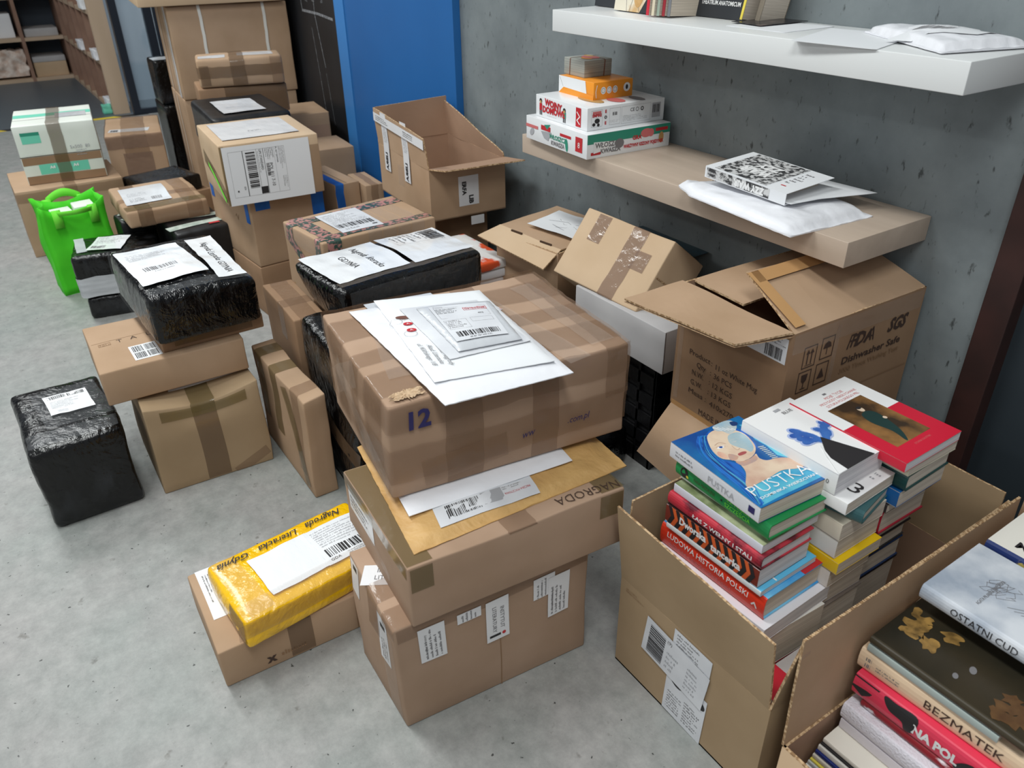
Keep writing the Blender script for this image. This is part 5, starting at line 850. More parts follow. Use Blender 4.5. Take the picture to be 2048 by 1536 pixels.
bx.prints('right', 0, 0, arrowbox(0.040, 0.205, 'up')+arrowbox(0.088, 0.211, 'umb')+arrowbox(0.036, 0.153, 'glass')+arrowbox(0.084, 0.157, 'tri')+[('t', 'FDA', 0.206, 0.224, 0.046, ib, {'bold': -0.01, 'shear': 0.25, 'w': 0.082}), ('t', 'FDA', 0.207, 0.224, 0.036, ib, {'bold': 0.02, 'shear': 0.25, 'w': 0.064}), ('t', 'SGS', 0.317, 0.227, 0.040, ib, {'bold': 0.04, 'shear': 0.35, 'w': 0.062}),
    ('t', 'Dishwasher Safe', 0.251, 0.186, 0.022, ib, {'w': 0.182, 'bold': 0.02}), ('t', '3000 Times Washing Test', 0.251, 0.164, 0.015, 'crease', {'w': 0.185, 'bold': 0.02})], W=0.392)
bx.patch('right', -0.065, 0.14, 0.012, 0.27, 'tape_clear'); bx.patch('right', 0, 0.265, 0.38, 0.04, 'tape_clear'); bx.patch('right', 0.0, 0.115, 0.38, 0.0025, 'crease', name='crease')
# ------------------------------------------------------------------ boxes of books on the right
def rimteeth(mb, a, b, nrm, n, m='card_edge'):
    """corrugated rim: little ridges between the two liners along an edge"""
    a, b, nrm = Vector(a), Vector(b), Vector(nrm).normalized()
    for i in range(n):
        p = a.lerp(b, (i+0.2)/n); q = a.lerp(b, (i+0.75)/n); z = Vector((0, 0, 0.0016)); o = nrm*T
        mb.add([p, q, q+z, p+z, p-o, q-o, q-o+z, p-o+z], [(0, 1, 2, 3), (4, 7, 6, 5), (3, 2, 6, 7), (0, 3, 7, 4), (1, 5, 6, 2)], m)
t = thing('cardboard_box', 'open cardboard box packed with three columns of books', 'box', (-0.631, -0.460, 0)); w, d, h = 0.358, 0.590, 0.226; W, D = w/2, d/2; top = 0.395
open_box(t, w, d, h, T, 'card_olive')
flap('flap', (-W, -D, h), (W-0.004, -D, h), (W-0.006, -D-0.020, top-0.012), (-W-0.006, -D-0.018, top+0.004), 'card_olive', 0.0015, 11)
flap('flap', (-W, D, h), (-W, -D, h), (-W-0.002, -D+0.012, top+0.008), (-W-0.002, D, top+0.005), 'card_olive', 0.002, 12)
flap('flap', (W, D, h), (-W, D, h), (-W, D+0.002, top), (W, D+0.002, top), 'card_olive', 0.002, 13)
flap('flap', (W, -D, h), (W, D, h), (W+0.012, D, top-0.012), (W+0.020, -D+0.01, top-0.006), 'card_olive', 0.002, 14)
bx = Box(t, w, d, h, amp=0)
for a in (0.012,): bx.prints('front', -W+a+0.03, h-0.02, [('lines', 0, 0, 0.05, 0.012, 2, 'crease')], W=0.05, H=0.012)
label(t, bx.fr('front', 0.012, 0.182, -2), 0.09, 0.075, [('lines', 0.008, 0.03, 0.06, 0.04, 5, 'ink_soft'), ('lines', 0.05, 0.01, 0.03, 0.03, 3)], 'paper_grey', th=0.0015)
label(t, bx.fr('front', 0.010, 0.061, -2), 0.098, 0.118, [('ell', 0.025, 0.100, 0.020, 0.016, 'ink', -30), ('ell', 0.082, 0.098, 0.014, 0.010, 'ink', -20), ('ell', 0.025, 0.100, 0.007, 0.005, 'paper_grey', 0, 0.0003), ('lines', 0.008, 0.01, 0.036, 0.05, 7, 'ink_soft'), ('lines', 0.05, 0.01, 0.04, 0.06, 8, 'ink_soft')], 'paper_grey', th=0.0012)
label(t, bx.fr('front', -0.024, 0.141, -6), 0.158, 0.092, [('bar', 0.012, 0.008, 0.040, 0.074, 'ink', 1), ('t', '(9)', 0.062, 0.080, 0.011, 'ink_soft'), ('lines', 0.06, 0.01, 0.03, 0.05, 4, 'ink_grey'), ('lines', 0.11, 0.01, 0.035, 0.06, 6, 'ink_grey')], 'paper_grey', th=0.003)
# column 1
wh = (232, 232, 234)
BL = lambda *p: list(p)
M['blue_art'] = mat('blue painted cover', (26, 72, 142), 0.25, var=(26, 112, 168), scale=9, detail=5, contrast=(0.38, 0.6)); M['hair'] = mat('dark blue painted hair', (24, 70, 150), 0.25, var=(40, 104, 190), scale=26, stretch=(1, 4, 1), contrast=(0.4, 0.6)); M['cyan_art'] = mat('cyan paint', (44, 146, 190), 0.25, var=(96, 184, 206), scale=20)
M['skin_art'] = mat('painted skin', (222, 200, 176), 0.25, var=(196, 160, 140), scale=16, contrast=(0.4, 0.65)); M['skin_cool'] = mat('cool painted skin', (170, 188, 192), 0.25, var=(130, 170, 190), scale=18)
M['lips'] = solid((166, 84, 84), 0.3); M['nose'] = solid((178, 142, 122), 0.3); M['coral'] = mat('blue coral drawing', (44, 88, 168), 0.35, var=(70, 120, 190), scale=22); M['deep'] = solid((34, 60, 108), 0.3)
def blob(cx, cy, a, b, rot=0, n=20, jag=0.0, seed=0):
    r = random.Random(seed); R = math.radians(rot); out = []
    for i in range(n):
        k = 1+jag*(r.random()-0.5)*2; t_ = 2*math.pi*i/n; x, y = a*k*math.cos(t_), b*k*math.sin(t_); out.append((cx+x*math.cos(R)-y*math.sin(R), cy+x*math.sin(R)+y*math.cos(R)))
    return out
def P(pts, m, o=0): return ('spoly' if len(pts) > 5 else 'poly', pts, m, o)
# cover field 0.208 x 0.150: read with text up = +y? the portrait stands along +x -> bottom at +x
M['hair2'] = solid((40, 120, 196), 0.3); M['shade1'] = mat('warm shade paint', (196, 156, 136), 0.3, var=(168, 150, 150), scale=40); M['shade2'] = mat('rosy paint', (222, 184, 160), 0.3, var=(206, 158, 140), scale=40); M['shade3'] = mat('blue grey paint', (150, 180, 196), 0.3, var=(196, 196, 190), scale=40)
def smooth_open(L_, k=5):
    e = [L_[0]]+list(L_)+[L_[-1]]; out = []
    for i in range(len(L_)-1):
        p0, p1, p2, p3 = e[i:i+4]
        for s_ in range(k):
            t_ = s_/k; out.append(tuple(0.5*(2*p1[q]+(p2[q]-p0[q])*t_+(2*p0[q]-5*p1[q]+4*p2[q]-p3[q])*t_*t_+(3*p1[q]-p0[q]-3*p2[q]+p3[q])*t_**3) for q in (0, 1)))
    return out+[L_[-1]]
def portrait():
    w_, h_ = 0.209, 0.158; cl = lambda q: max(0.001, min(0.999, q)); tp = lambda L_: [(cl(x)*w_, cl(y)*h_) for x, y in L_]
    Q = dict(cyan1=[(0.105,0.868),(0.136,1.006),(0.3,1.012),(0.494,1.025),(0.671,1.022),(0.761,1.0),(0.673,0.871),(0.587,0.795),(0.444,0.831),(0.338,0.807),(0.223,0.852)], cyan2=[(0.752,0.138),(0.743,0.391),(0.744,0.59),(0.793,0.804),(0.895,0.936),(0.967,0.966),(0.972,0.585),(0.973,0.302),(0.983,0.038),(0.854,0.061)], hair=[(0.041,0.535),(0.065,0.413),(0.055,0.314),(0.106,0.241),(0.217,0.167),(0.359,0.106),(0.551,0.071),(0.713,0.068),(0.869,0.04),(0.986,0.021),(0.963,0.095),(0.848,0.097),(0.738,0.137),(0.627,0.281),(0.515,0.334),(0.441,0.279),(0.397,0.226),(0.319,0.217),(0.193,0.286),(0.114,0.362)], hair_t=[(0.072,0.673),(0.121,0.785),(0.231,0.81),(0.371,0.758),(0.481,0.687),(0.418,0.706),(0.318,0.745),(0.202,0.761),(0.128,0.715)], face=[(0.103,0.398),(0.063,0.52),(0.081,0.66),(0.147,0.748),(0.227,0.786),(0.328,0.762),(0.418,0.706),(0.481,0.608),(0.509,0.487),(0.497,0.374),(0.451,0.323),(0.398,0.253),(0.317,0.25),(0.216,0.299)], cool=[(0.18,0.613),(0.188,0.752),(0.283,0.766),(0.408,0.69),(0.448,0.603),(0.392,0.581),(0.338,0.54),(0.267,0.522)], body=[(0.443,0.334),(0.504,0.365),(0.51,0.529),(0.488,0.62),(0.546,0.593),(0.598,0.634),(0.616,0.753),(0.673,0.871),(0.793,0.92),(0.798,0.797),(0.753,0.633),(0.769,0.438),(0.777,0.257),(0.787,0.13),(0.733,0.152),(0.63,0.288),(0.532,0.339)], neckshade=[(0.481,0.339),(0.516,0.463),(0.499,0.588),(0.553,0.554),(0.563,0.395),(0.549,0.343)], crown=[(0.018,0.58),(-0.008,0.691),(0.005,0.81),(0.048,0.856),(0.13,0.802),(0.172,0.654),(0.111,0.619),(0.077,0.56)], purple=[(0.038,0.81),(0.047,0.864),(0.079,0.88),(0.105,0.831),(0.088,0.785)], ptseye=[(0.258,0.335),(0.263,0.398),(0.286,0.437)], eyec=[(0.274,0.386)], eye2=[(0.274,0.577)], brow=[(0.231,0.352),(0.219,0.427),(0.257,0.477)], brow2=[(0.246,0.55),(0.239,0.634),(0.271,0.664)], nose=[(0.304,0.506),(0.344,0.497),(0.373,0.506),(0.365,0.546)], mouth=[(0.415,0.455),(0.41,0.52),(0.424,0.559),(0.442,0.539),(0.445,0.477),(0.438,0.443)], blush=[(0.309,0.304),(0.358,0.338),(0.417,0.313),(0.39,0.265),(0.342,0.258)], blush2=[(0.376,0.37),(0.438,0.428),(0.47,0.355),(0.439,0.311)], P=[(0.824,0.091)], A=[(0.837,0.882)], mid=[(0.83,0.484)], nameL=[(0.918,0.106)], nameR=[(0.923,0.897)], tick1=[(0.431,0.73)], tick2=[(0.596,0.708)], str1=[(0.694,0.958)], str2=[(0.833,0.99)], strand1=[(0.074,0.401),(0.098,0.281),(0.264,0.147),(0.478,0.115),(0.723,0.11),(0.945,0.039)], strand2=[(0.101,0.394),(0.137,0.294),(0.283,0.18),(0.447,0.186),(0.629,0.187),(0.785,0.077),(0.968,0.033)], strand3=[(0.069,0.364),(0.084,0.256),(0.246,0.114),(0.476,0.061),(0.736,0.036),(0.951,0.003)])
    sp_ = lambda k, m: ('spoly', tp(Q[k]), m); st = lambda k, t_, m: ('stroke', tp(smooth_open(Q[k])), t_, m)
    a = [('poly', tp([(0, 0), (1, 0), (1, 1), (0, 1)]), 'blue_art'), ('poly', tp(Q['cyan1']), 'cyan_art'), ('poly', tp(Q['cyan2']), 'cyan_art'), ('poly', tp(Q['hair']), 'hair'), sp_('hair_t', 'hair')]
    for i in range(12):
        d_ = 0.006*i; a.append(('stroke', tp(smooth_open([(x+d_*0.4+0.01*math.sin(i*2+j), y+d_*(1.8 if 0 < j < 5 else 0.6)) for j, (x, y) in enumerate(Q[('strand1', 'strand3')[i % 2]])])), 0.0012, ('hair2', 'hair', 'deep', 'hair2', 'cyan_art')[i % 5]))
    a += [sp_('body', 'skin_art'), sp_('neckshade', 'shade1'), sp_('face', 'skin_art'), sp_('cool', 'skin_cool'), sp_('blush', 'shade2'), sp_('blush2', 'shade1'), sp_('crown', 'shade3'), sp_('purple', 'deep')]
    for i in range(9): a.append(('stroke', tp([(0.02+0.012*i, 0.58+0.02*i), (0.10+0.006*i, 0.62+0.018*i)]), 0.0014, ('white', 'shade3')[i % 2]))
    ex, ey = tp(Q['eyec'])[0]; a += [('ell', ex, ey, 0.0032, 0.0078, 'white'), ('ell', ex, ey, 0.0030, 0.0034, 'coral'), ('ell', ex, ey, 0.0013, 0.0015, 'deep'), st('ptseye', 0.0010, 'nose'), st('brow', 0.0012, 'nose'), st('brow2', 0.0009, 'shade3')]
    ex, ey = tp(Q['eye2'])[0]; a += [('ell', ex, ey, 0.0014, 0.0060, 'shade3'), st('nose', 0.0009, 'nose'), sp_('mouth', 'lips')]
    for i in range(8): x, y = 0.431+0.0236*i, 0.73-0.003*i; a.append(('stroke', tp([(x, y), (x+0.012, y+0.06)]), 0.0022, 'shade3'))
    for i in range(5): x = 0.70+0.03*i; a.append(('stroke', tp([(x, 0.93), (x+0.012, 0.995)]), 0.0034, 'deep'))
    a.append(('t', 'PUSTKA', 0.832*w_, 0.485*h_, 0.034, 'white', {'rot': 90, 'w': 0.128, 'bold': -0.014})); a.append(('t', 'DOMINIKA WIERZCHAN', 0.922*w_, 0.50*h_, 0.0078, 'white', {'rot': 90, 'w': 0.124, 'bold': 0.01}))
    return a
book('blue painted portrait book lettered PUSTKA on top of the front book column', -0.678, -0.613, 0.491, 0.209, 0.158, 0.030, -3.2, wh, hard=False, topm=solid((26, 76, 146)), spine=(214, 216, 222), art=portrait(), sp=[('t', 'PUSTKA', 0.125, 0.013, 0.017, 'ink_grey'), ('lines', 0.015, 0.008, 0.06, 0.014, 2, 'ink_soft'), ('rect', 0.186, 0.010, 0.013, 0.012, 'navy')])
gr = (28, 142, 78)
book('green hardcover book lettered SZCZĘŚCIA below the blue portrait book', -0.667, -0.614, 0.459, 0.21, 0.140, 0.030, -1.5, gr, gr, sp=[('ell', 0.022, 0.015, 0.009, 0.010, 'ink'), ('ell', 0.030, 0.011, 0.003, 0.003, 'lemon', 0, 0.0002), ('t', 'SZCZĘŚCIA', 0.145, 0.012, 0.012, 'hem', {'w': 0.055}), ('t', 'MARIA MAGDALENA', 0.07, 0.015, 0.009, 'seam', {'w': 0.05}), ('ell', 0.110, 0.015, 0.002, 0.002, 'ink'), ('t', 'SZTUKA', 0.145, 0.022, 0.006, 'hem', {'w': 0.05})])
book('thin white leaflet slipped under the green hardcover', -0.680, -0.610, 0.4485, 0.18, 0.12, 0.009, 0.5, (240, 242, 240), hard=False, pages='pages_w')
book('softcover book with olive picture edge, white spine, below the white leaflet', -0.667, -0.620, 0.4305, 0.196, 0.138, 0.017, 0.5, (96, 108, 66), (214, 214, 224), hard=False, pages='pages_w', topm=mat('olive landscape', (84, 98, 56), 0.3, var=(180, 186, 150), scale=20))
M['pinkred'] = mat('crimson floral cover', (188, 52, 66), 0.3, var=(96, 26, 40), scale=26, contrast=(0.5, 0.62))
book('crimson patterned hardcover lettered LAS Z WEŁNY I STALI in front column', -0.666, -0.632, 0.4035, 0.208, 0.128, 0.026, 1.0, (188, 52, 66), hard=True, topm='pinkred', pages='pages_w', sp=[('t', 'ŁAS Z WEŁNY I STALI', 0.125, 0.012, 0.0115, 'white', {'w': 0.13, 'bold': 0.02})])
chev = []; M['orange_c'] = solid((214, 98, 52), 0.35)
for i in range(12):
    x = 0.018*i-0.004
    for o, m in ((0, 'orange_c'), (0.009, 'ink')): chev += [P([(x+o, 0.0), (x+o+0.008, 0.0), (x+o+0.017, 0.0195), (x+o+0.009, 0.0195)], m), P([(x+o+0.009, 0.0195), (x+o+0.017, 0.0195), (x+o+0.008, 0.038), (x+o, 0.038)], m)]
book('black and orange chevron book lettered Dworska tancerka in front column', -0.667, -0.633, 0.3655, 0.208, 0.126, 0.038, 1.5, (40, 34, 34), (120, 50, 40), hard=False, pages='pages_w', sp=[k for k in chev if max(p[0] for p in k[1]) < 0.209 and min(p[0] for p in k[1]) > -0.001]+[('t', 'Dworska', 0.065, 0.022, 0.020, 'white', {'bold': 0.04, 'w': 0.062}), ('t', 'tancerka', 0.14, 0.016, 0.020, 'white', {'bold': 0.04, 'w': 0.065})])
book('slim book with light blue cover and white spine above the red history book', -0.660, -0.625, 0.3535, 0.212, 0.142, 0.011, 1.5, (96, 186, 226), (226, 230, 232), hard=False, pages='pages_w', art=[('rect', 0.198, 0.04, 0.012, 0.003, 'white')])
book('thick red orange hardcover lettered LUDOWA HISTORIA POLSKI', -0.663, -0.618, 0.305, 0.236, 0.150, 0.047, 1.5, (214, 54, 36), (222, 58, 36), pages='pages', topm='sky_art' if 'sky_art' in M else mat('sky blue picture cover', (30, 140, 214), 0.3, var=(120, 196, 236), scale=12), sp=[('t', 'LUDOWA HISTORIA POLSKI', 0.11, 0.031, 0.0155, 'white', {'w': 0.185, 'bold': 0.01}), ('t', 'ADAM LESZCZYŃSKI', 0.095, 0.014, 0.0125, 'redsoft', {'w': 0.145}), ('stroke', [(0.212, 0.02), (0.217, 0.026), (0.222, 0.018)], 0.003, 'white')], art=[('rect', 0.205, 0.10, 0.031, 0.05, 'red'), ('rect', 0.0, 0.0, 0.0, 0.0, 'red')])
book('white softcover book at the base of the visible front column', -0.655, -0.618, 0.272, 0.25, 0.175, 0.032, 2, (232, 230, 236), hard=False, pages='pages_w')
for i, (dz, hh, c, lab) in enumerate(((0.005, 0.05, (150, 140, 130), 'lowest grey brown book in the front column'), (0.056, 0.06, (205, 200, 196), 'cream book low in the front column'), (0.117, 0.07, (176, 30, 52), 'dark red edged book low in the front column'), (0.188, 0.083, (226, 222, 214), 'thick off white book just under the white softcover'))):
    book(lab, -0.655, -0.628, dz, 0.25, 0.185, hh, 1-i, c, hard=i == 2)
# column 2
M['coral_soft'] = solid((170, 186, 226), 0.35)
rc = random.Random(3); cor = []
for lay, (mm, gr_, o_) in enumerate((('coral_soft', 1.45, 0.0), ('coral', 1.0, 0.0003))):
    rc = random.Random(3)
    for k, (ang, ln) in enumerate(((150, 0.060), (178, 0.056), (205, 0.056), (125, 0.046), (232, 0.040), (190, 0.036), (100, 0.034))):
        x, y, a_ = 0.126, 0.062, math.radians(ang); n_ = int(ln/0.005)
        for i in range(n_):
            a_ += rc.uniform(-0.35, 0.35); x += 0.005*math.cos(a_); y += 0.005*math.sin(a_); r_ = (0.0050 if i < n_-2 else 0.0078)*gr_
            cor.append(('ell', x, y, r_*1.15, r_*0.85, mm, math.degrees(a_), o_+i*1e-6+k*1e-5))
            if i in (5, 9) and i < n_-2: cor.append(('ell', x+0.008*math.cos(a_+1.3), y+0.008*math.sin(a_+1.3), 0.0085*gr_, 0.0045*gr_, mm, math.degrees(a_+1.3), o_+i*1e-6+k*1e-5))
cor += [P([(0.112, 0.064), (0.194, 0.095), (0.194, 0.022), (0.155, 0.024)], 'ink', 0.0007), P([(0.125, 0.045), (0.155, 0.024), (0.194, 0.0), (0.194, 0.022), (0.160, 0.026)], 'white', 0.0008), ('t', 'BLUE', 0.028, 0.085, 0.011, 'ink_soft', {'rot': 90}), ('lines', 0.012, 0.05, 0.006, 0.05, 1, 'ink_grey')]
book('white book with blue coral drawing on top of the middle book column', -0.648, -0.494, 0.500, 0.194, 0.128, 0.042, 1.5, (236, 236, 236), hard=False, pages='pages_w', art=cor, sp=[('t', '0', 0.178, 0.02, 0.012, 'ink')])
book('white book lettered 3 directly below the blue coral book', -0.630, -0.492, 0.476, 0.205, 0.135, 0.023, 3, (238, 238, 238), hard=False, pages='pages', art=[('t', '3', 0.190, 0.045, 0.052, 'ink', {'sy': 0.8}), ('lines', 0.185, 0.085, 0.012, 0.03, 2, 'ink_grey')])
tl = (62, 104, 108)
col2 = [('teal covered hardcover with pale bird mark in the middle column', 0.448, 0.026, tl, True, 0.20, 12), ('cream book with orange spots in the middle column', 0.412, 0.035, (226, 216, 196), False, 0.205, 0), ('thick white book in the middle column above the yellow edged one', 0.372, 0.039, (232, 228, 220), False, 0.20, 1),
        ('book with bright yellow cover edge in the middle column', 0.345, 0.026, (236, 196, 22), False, 0.205, 0), ('cream paged book under the yellow edged book', 0.305, 0.039, (222, 214, 206), False, 0.20, 1), ('grey paged book low in the middle column', 0.255, 0.049, (190, 186, 188), False, 0.19, -1), ('brown grey book near the bottom of the middle column', 0.19, 0.064, (120, 108, 100), True, 0.2, 0), ('dull grey book at the floor of the middle column', 0.005, 0.184, (150, 146, 142), True, 0.2, 0)]
for lab, z, hh, c, hd, ww, yw_ in col2: book(lab, -0.642+(0.01 if hh > 0.03 else 0.02), -0.484, z, ww, 0.118, hh-0.001, yw_, c, hard=hd)
# column 3
red = (204, 30, 56); M['red2'] = solid(red, 0.35); M['teal_dk'] = solid((32, 58, 56), 0.3)
M['paint_dk'] = mat('dark oil painting', (58, 44, 32), 0.3, var=(150, 108, 62), scale=16, detail=5, contrast=(0.42, 0.66))
ra = [('rect', 0.0, 0.0, 0.228, 0.160, 'white'), ('rect', 0.112, 0.0, 0.116, 0.16, 'red2', 0.0001), ('rect', 0.125, 0.128, 0.0, 0.0, 'white'), ('rect', 0.058, 0.030, 0.135, 0.095, 'paint_dk', 0.0002), P([(0.10, 0.068), (0.125, 0.060), (0.160, 0.066), (0.188, 0.060), (0.188, 0.066), (0.16, 0.084), (0.115, 0.096), (0.098, 0.088)], 'teal_dk', 0.0003), ('ell', 0.088, 0.082, 0.008, 0.006, 'skin_art', 0, 0.0004), ('ell', 0.083, 0.083, 0.004, 0.006, 'ink', 0, 0.0004), ('ell', 0.128, 0.094, 0.004, 0.004, 'skin_art', 0, 0.0004),
      ('t', 'MOJE ŻYCIE', 0.030, 0.085, 0.0095, 'redsoft', {'rot': 90, 'w': 0.05}), ('t', 'PRZYGODY NIESŁYCHANE', 0.040, 0.085, 0.0085, 'redsoft', {'rot': 90, 'w': 0.10}), ('t', 'SZTUKA POLSKIEGO PRL', 0.050, 0.085, 0.0085, 'redsoft', {'rot': 90, 'w': 0.09}), ('lines', 0.016, 0.06, 0.005, 0.03, 1, 'ink_soft'), ('t', 'SYLWIA CHUTNIK', 0.204, 0.085, 0.006, 'redsoft', {'rot': 90, 'w': 0.045})]
book('white and red book with dark figure painting on top of rear book column', -0.620, -0.369, 0.527, 0.228, 0.160, 0.018, 1.0, red, red, hard=False, pages='pages_w', art=ra)
col3 = [('pale yellow cover book jutting out below the red figure book', 0.505, 0.021, (214, 212, 188), False, 0.225, 0), ('dark teal hardcover in the rear book column', 0.470, 0.034, (26, 72, 72), True, 0.222, 2), ('book with bright blue cover edge in the rear column', 0.435, 0.034, (24, 96, 164), False, 0.218, 1), ('charcoal edged thin book in the rear column', 0.415, 0.019, (60, 56, 58), False, 0.205, 0),
        ('book with crimson covers in the rear column', 0.362, 0.052, (176, 36, 58), True, 0.20, 0), ('black bound book under the crimson covered book', 0.325, 0.036, (30, 30, 32), True, 0.185, 0), ('black and grey book in the lower rear column', 0.285, 0.039, (40, 42, 46), True, 0.18, 1), ('dark navy hardcover low in the rear column', 0.235, 0.049, (26, 52, 92), True, 0.18, 0), ('black book near the bottom of the rear column', 0.12, 0.114, (22, 22, 26), True, 0.18, 0), ('dark book at the floor of the rear column', 0.005, 0.114, (44, 40, 42), True, 0.18, 0)]
for lab, z, hh, c, hd, ww, yw_ in col3: book(lab, -0.632+(ww-0.2)*0.4, -0.352, z, ww, 0.138, hh-0.001, yw_, c, hard=hd)
for i, (x, y, z, ww, dd, hh, c, yw_, lab) in enumerate(((-0.485, -0.60, 0.10, 0.05, 0.20, 0.145, (196, 190, 188), 0, 'grey paperback wedged upright beside the front column'), (-0.505, -0.45, 0.08, 0.04, 0.16, 0.14, (180, 176, 176), 0, 'shrink wrapped grey booklets in the gap of book box'), (-0.49, -0.71, 0.15, 0.055, 0.06, 0.10, (190, 34, 50), 0, 'red edged small book at the front corner of the book box'))):
    book(lab, x, y, z-0.08, ww, dd, hh+0.06, yw_, c, hard=False)
# second box
t = thing('cardboard_box', 'open cardboard box full of hardcovers at the right edge', 'box', (-0.162, -0.455, 0)); w, d, h = 0.52, 0.585, 0.170; W, D = w/2, d/2
open_box(t, w, d, h, T, 'card'); top = 0.398
flap('flap', (-W, -D, h), (-W, D, h), (-W-0.006, D, top), (-W-0.008, -D, top), 'card', 0.002, 21); 
mb = MB(); rimteeth(mb, (-W-0.008, -D, top), (-W-0.006, D, top), (1, 0, 0), 130, 'card_edge'); mb.build('rim', t, label='corrugated rim')
flap('flap', (-W, D, h), (W, D, h), (W, D, top), (-W, D, top), 'card', 0.002, 22)
flap('flap', (-W, -D, h), (W, -D, h), (W+0.03, -D-0.06, h-0.12), (-W+0.03, -D-0.06, h-0.12), 'card_pale', 0.002, 23)
bx = Box(t, w, d, h, amp=0); label(t, Fr(lambda x, y, o=0: (-W-0.006-o, -D+0.01-x, 0.34+y)), 0.02, 0.06, [], 'tape_clear', 'tape')
M['marble'] = mat('grey marbled cover', (158, 168, 182), 0.3, var=(216, 220, 226), scale=11, detail=8, contrast=(0.35, 0.6)); M['cream2'] = solid((238, 234, 224), 0.4)
M['goldart'] = mat('black painting', (38, 36, 28), 0.3, var=(58, 50, 36), scale=7, detail=8); M['floral'] = mat('red floral cover', (140, 22, 34), 0.5, var=(230, 224, 228), scale=24, contrast=(0.56, 0.62))
M['bronze'] = mat('bronze paint', (112, 82, 50), 0.35, var=(84, 58, 36), scale=30); rr = random.Random(11); M['gold_s'] = mat('gold paint', (164, 128, 70), 0.35, var=(96, 74, 40), scale=55)
sketch = [('stroke', [(0.065+0.010*(k%3)+0.012*math.cos(a*1.1+k)+rr.uniform(-0.004, 0.004), 0.075+0.012*(k//3)+0.010*math.sin(a*1.3+k)) for a in range(6)], 0.0006, 'ink_soft') for k in range(9)]+[('stroke', [(0.10+0.01*k, 0.06), (0.12+0.01*k, 0.075), (0.14+0.008*k, 0.05), (0.17, 0.03+0.01*k)], 0.0008, 'ink_soft') for k in range(5)]+[('t', 'AGATA PILARSKA JABŁOŃSKA', 0.07, 0.07, 0.008, 'ink_soft', {'rot': 90, 'w': 0.08})]
book('grey marbled hardcover lettered OSTATNI CUD in the right box', -0.285, -0.422, 0.372, 0.235, 0.165, 0.028, 0.8, (190, 196, 204), topm='marble', spinem='marble', art=sketch, sp=[('t', 'OSTATNI CUD', 0.10, 0.014, 0.018, 'ink', {'w': 0.10}), ('t', 'ORZESZKOWA', 0.19, 0.014, 0.012, 'ink_soft', {'w': 0.06})])
book('white book lettered MALCO with navy patterned spine at the right edge', -0.285, -0.248, 0.372, 0.235, 0.150, 0.028, 1, (238, 234, 224), spinem=mat('navy patterned spine', (36, 54, 110), 0.4, var=(190, 170, 90), scale=40, contrast=(0.55, 0.6)), art=[('t', 'MALCOLM', 0.10, 0.030, 0.026, 'ink', {'w': 0.13, 'bold': 0.02}), ('t', 'ZORAN', 0.07, 0.065, 0.014, 'mint', {'w': 0.05})])
book('book supporting the marbled hardcover in the right box', -0.29, -0.315, 0.342, 0.20, 0.24, 0.029, 0, (200, 190, 170))
book('black and gold painted artbook in the right box', -0.293, -0.500, 0.3255, 0.235, 0.205, 0.015, 1.2, (34, 32, 26), (60, 52, 36), topm='goldart', art=[('poly', blob(0.018+0.006*(i % 4)+rr.uniform(-0.008, 0.012), 0.055+0.004*i, 0.012, 0.007, i*37, 11, 0.5, i), 'gold_s', 0.00002*i) for i in range(13)]+[('poly', blob(0.185+0.01*(i % 4), 0.02+0.005*i, 0.014, 0.010, i*50, 11, 0.4, i+40), 'bronze', 0.00002*i) for i in range(9)]+[P(blob(0.035, 0.075, 0.010, 0.020, -20, 16, 0.35, 3), 'gold_s', 0.0004), P(blob(0.060, 0.060, 0.012, 0.016, 30, 14, 0.4, 6), 'gold_s'), P(blob(0.075, 0.098, 0.015, 0.010, 30, 12, 0.4, 5), 'gold_s'), ('ell', 0.125, 0.065, 0.005, 0.008, 'ink_soft', 20), ('ell', 0.115, 0.035, 0.004, 0.006, 'ink_soft', 20)])
book('thin pale green book above BEZMATEK in the right box', -0.31, -0.520, 0.3115, 0.20, 0.165, 0.013, 1.5, (170, 182, 178), hard=False)
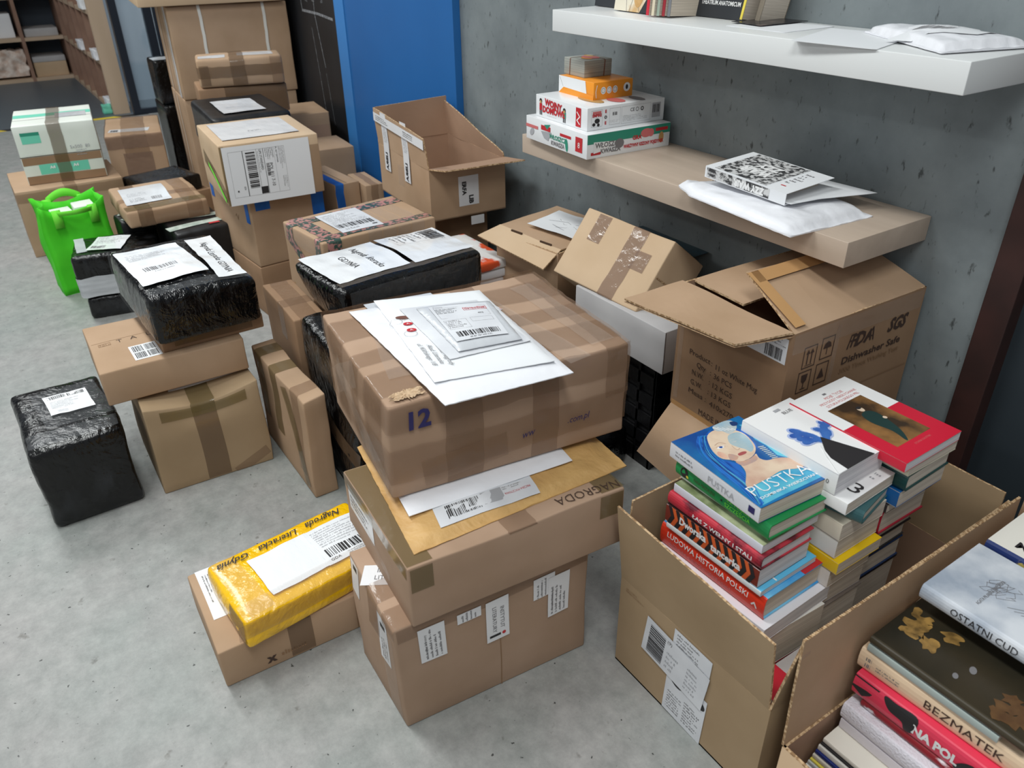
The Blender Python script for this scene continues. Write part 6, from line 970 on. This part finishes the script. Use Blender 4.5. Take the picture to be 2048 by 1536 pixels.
book('peach hardcover lettered BEZMATEK in the right box', -0.293, -0.513, 0.269, 0.255, 0.175, 0.041, 3, (232, 204, 172), sp=[('t', 'BEZMATEK', 0.165, 0.020, 0.022, 'ink_brown', {'w': 0.115}), ('lines', 0.03, 0.014, 0.06, 0.012, 2, 'ink_soft'), ('bar', 0.012, 0.01, 0.012, 0.02, 'ink_soft')])
pk = (226, 60, 88)
book('pink and black hardcover lettered NA POL in the right box', -0.285, -0.520, 0.224, 0.25, 0.19, 0.044, 2, pk, sp=[('poly', [(0.0, 0.041), (0.0, 0.018), (0.018, 0.008), (0.030, 0.020), (0.042, 0.041)], 'ink'), ('spoly', [(0.050, 0.040), (0.070, 0.041), (0.104, 0.041), (0.102, 0.010), (0.090, 0.004), (0.084, 0.018), (0.062, 0.022)], 'ink'), ('t', 'NA POL', 0.135, 0.02, 0.024, 'white', {'bold': 0.05, 'w': 0.07}), ('spoly', [(0.172, 0.003), (0.172, 0.022), (0.190, 0.034), (0.215, 0.026), (0.242, 0.030), (0.249, 0.003)], 'ink')])
book('red floral hardcover under the pink book in the right box', -0.265, -0.515, 0.206, 0.25, 0.195, 0.017, 1, (140, 22, 34), topm='floral', spinem='floral')
M['fuzzy'] = mat('white fuzzy cover', (226, 222, 230), 0.9, bump=0.8, bscale=260, bdist=0.003)
book('white fleecy covered book in the right box front', -0.288, -0.527, 0.171, 0.24, 0.205, 0.034, 1, (226, 222, 230), topm='fuzzy', spinem='fuzzy')
book('white softcover with small barcode in the right box front', -0.288, -0.527, 0.148, 0.235, 0.20, 0.021, 1, (216, 210, 216), hard=False, art=[('bar', 0.06, 0.03, 0.035, 0.02)])
for i, (c, hh) in enumerate((((232, 226, 214), 0.010), ((40, 38, 40), 0.005), ((226, 222, 214), 0.012), ((30, 44, 110), 0.009), ((214, 206, 190), 0.010), ((226, 212, 90), 0.005), ((200, 204, 204), 0.009), ((240, 238, 230), 0.014))):
    z = 0.147-sum((0.010, 0.005, 0.012, 0.009, 0.010, 0.005, 0.009, 0.014)[:i+1])
    book(('cream', 'black', 'ivory', 'navy', 'beige', 'lemon yellow', 'pale grey', 'milk white')[i]+' thin booklet in the front corner pile of the right box', -0.290-0.001*i, -0.562-0.003*i, z, 0.235, 0.20, hh-0.0006, 2, c, hard=False)
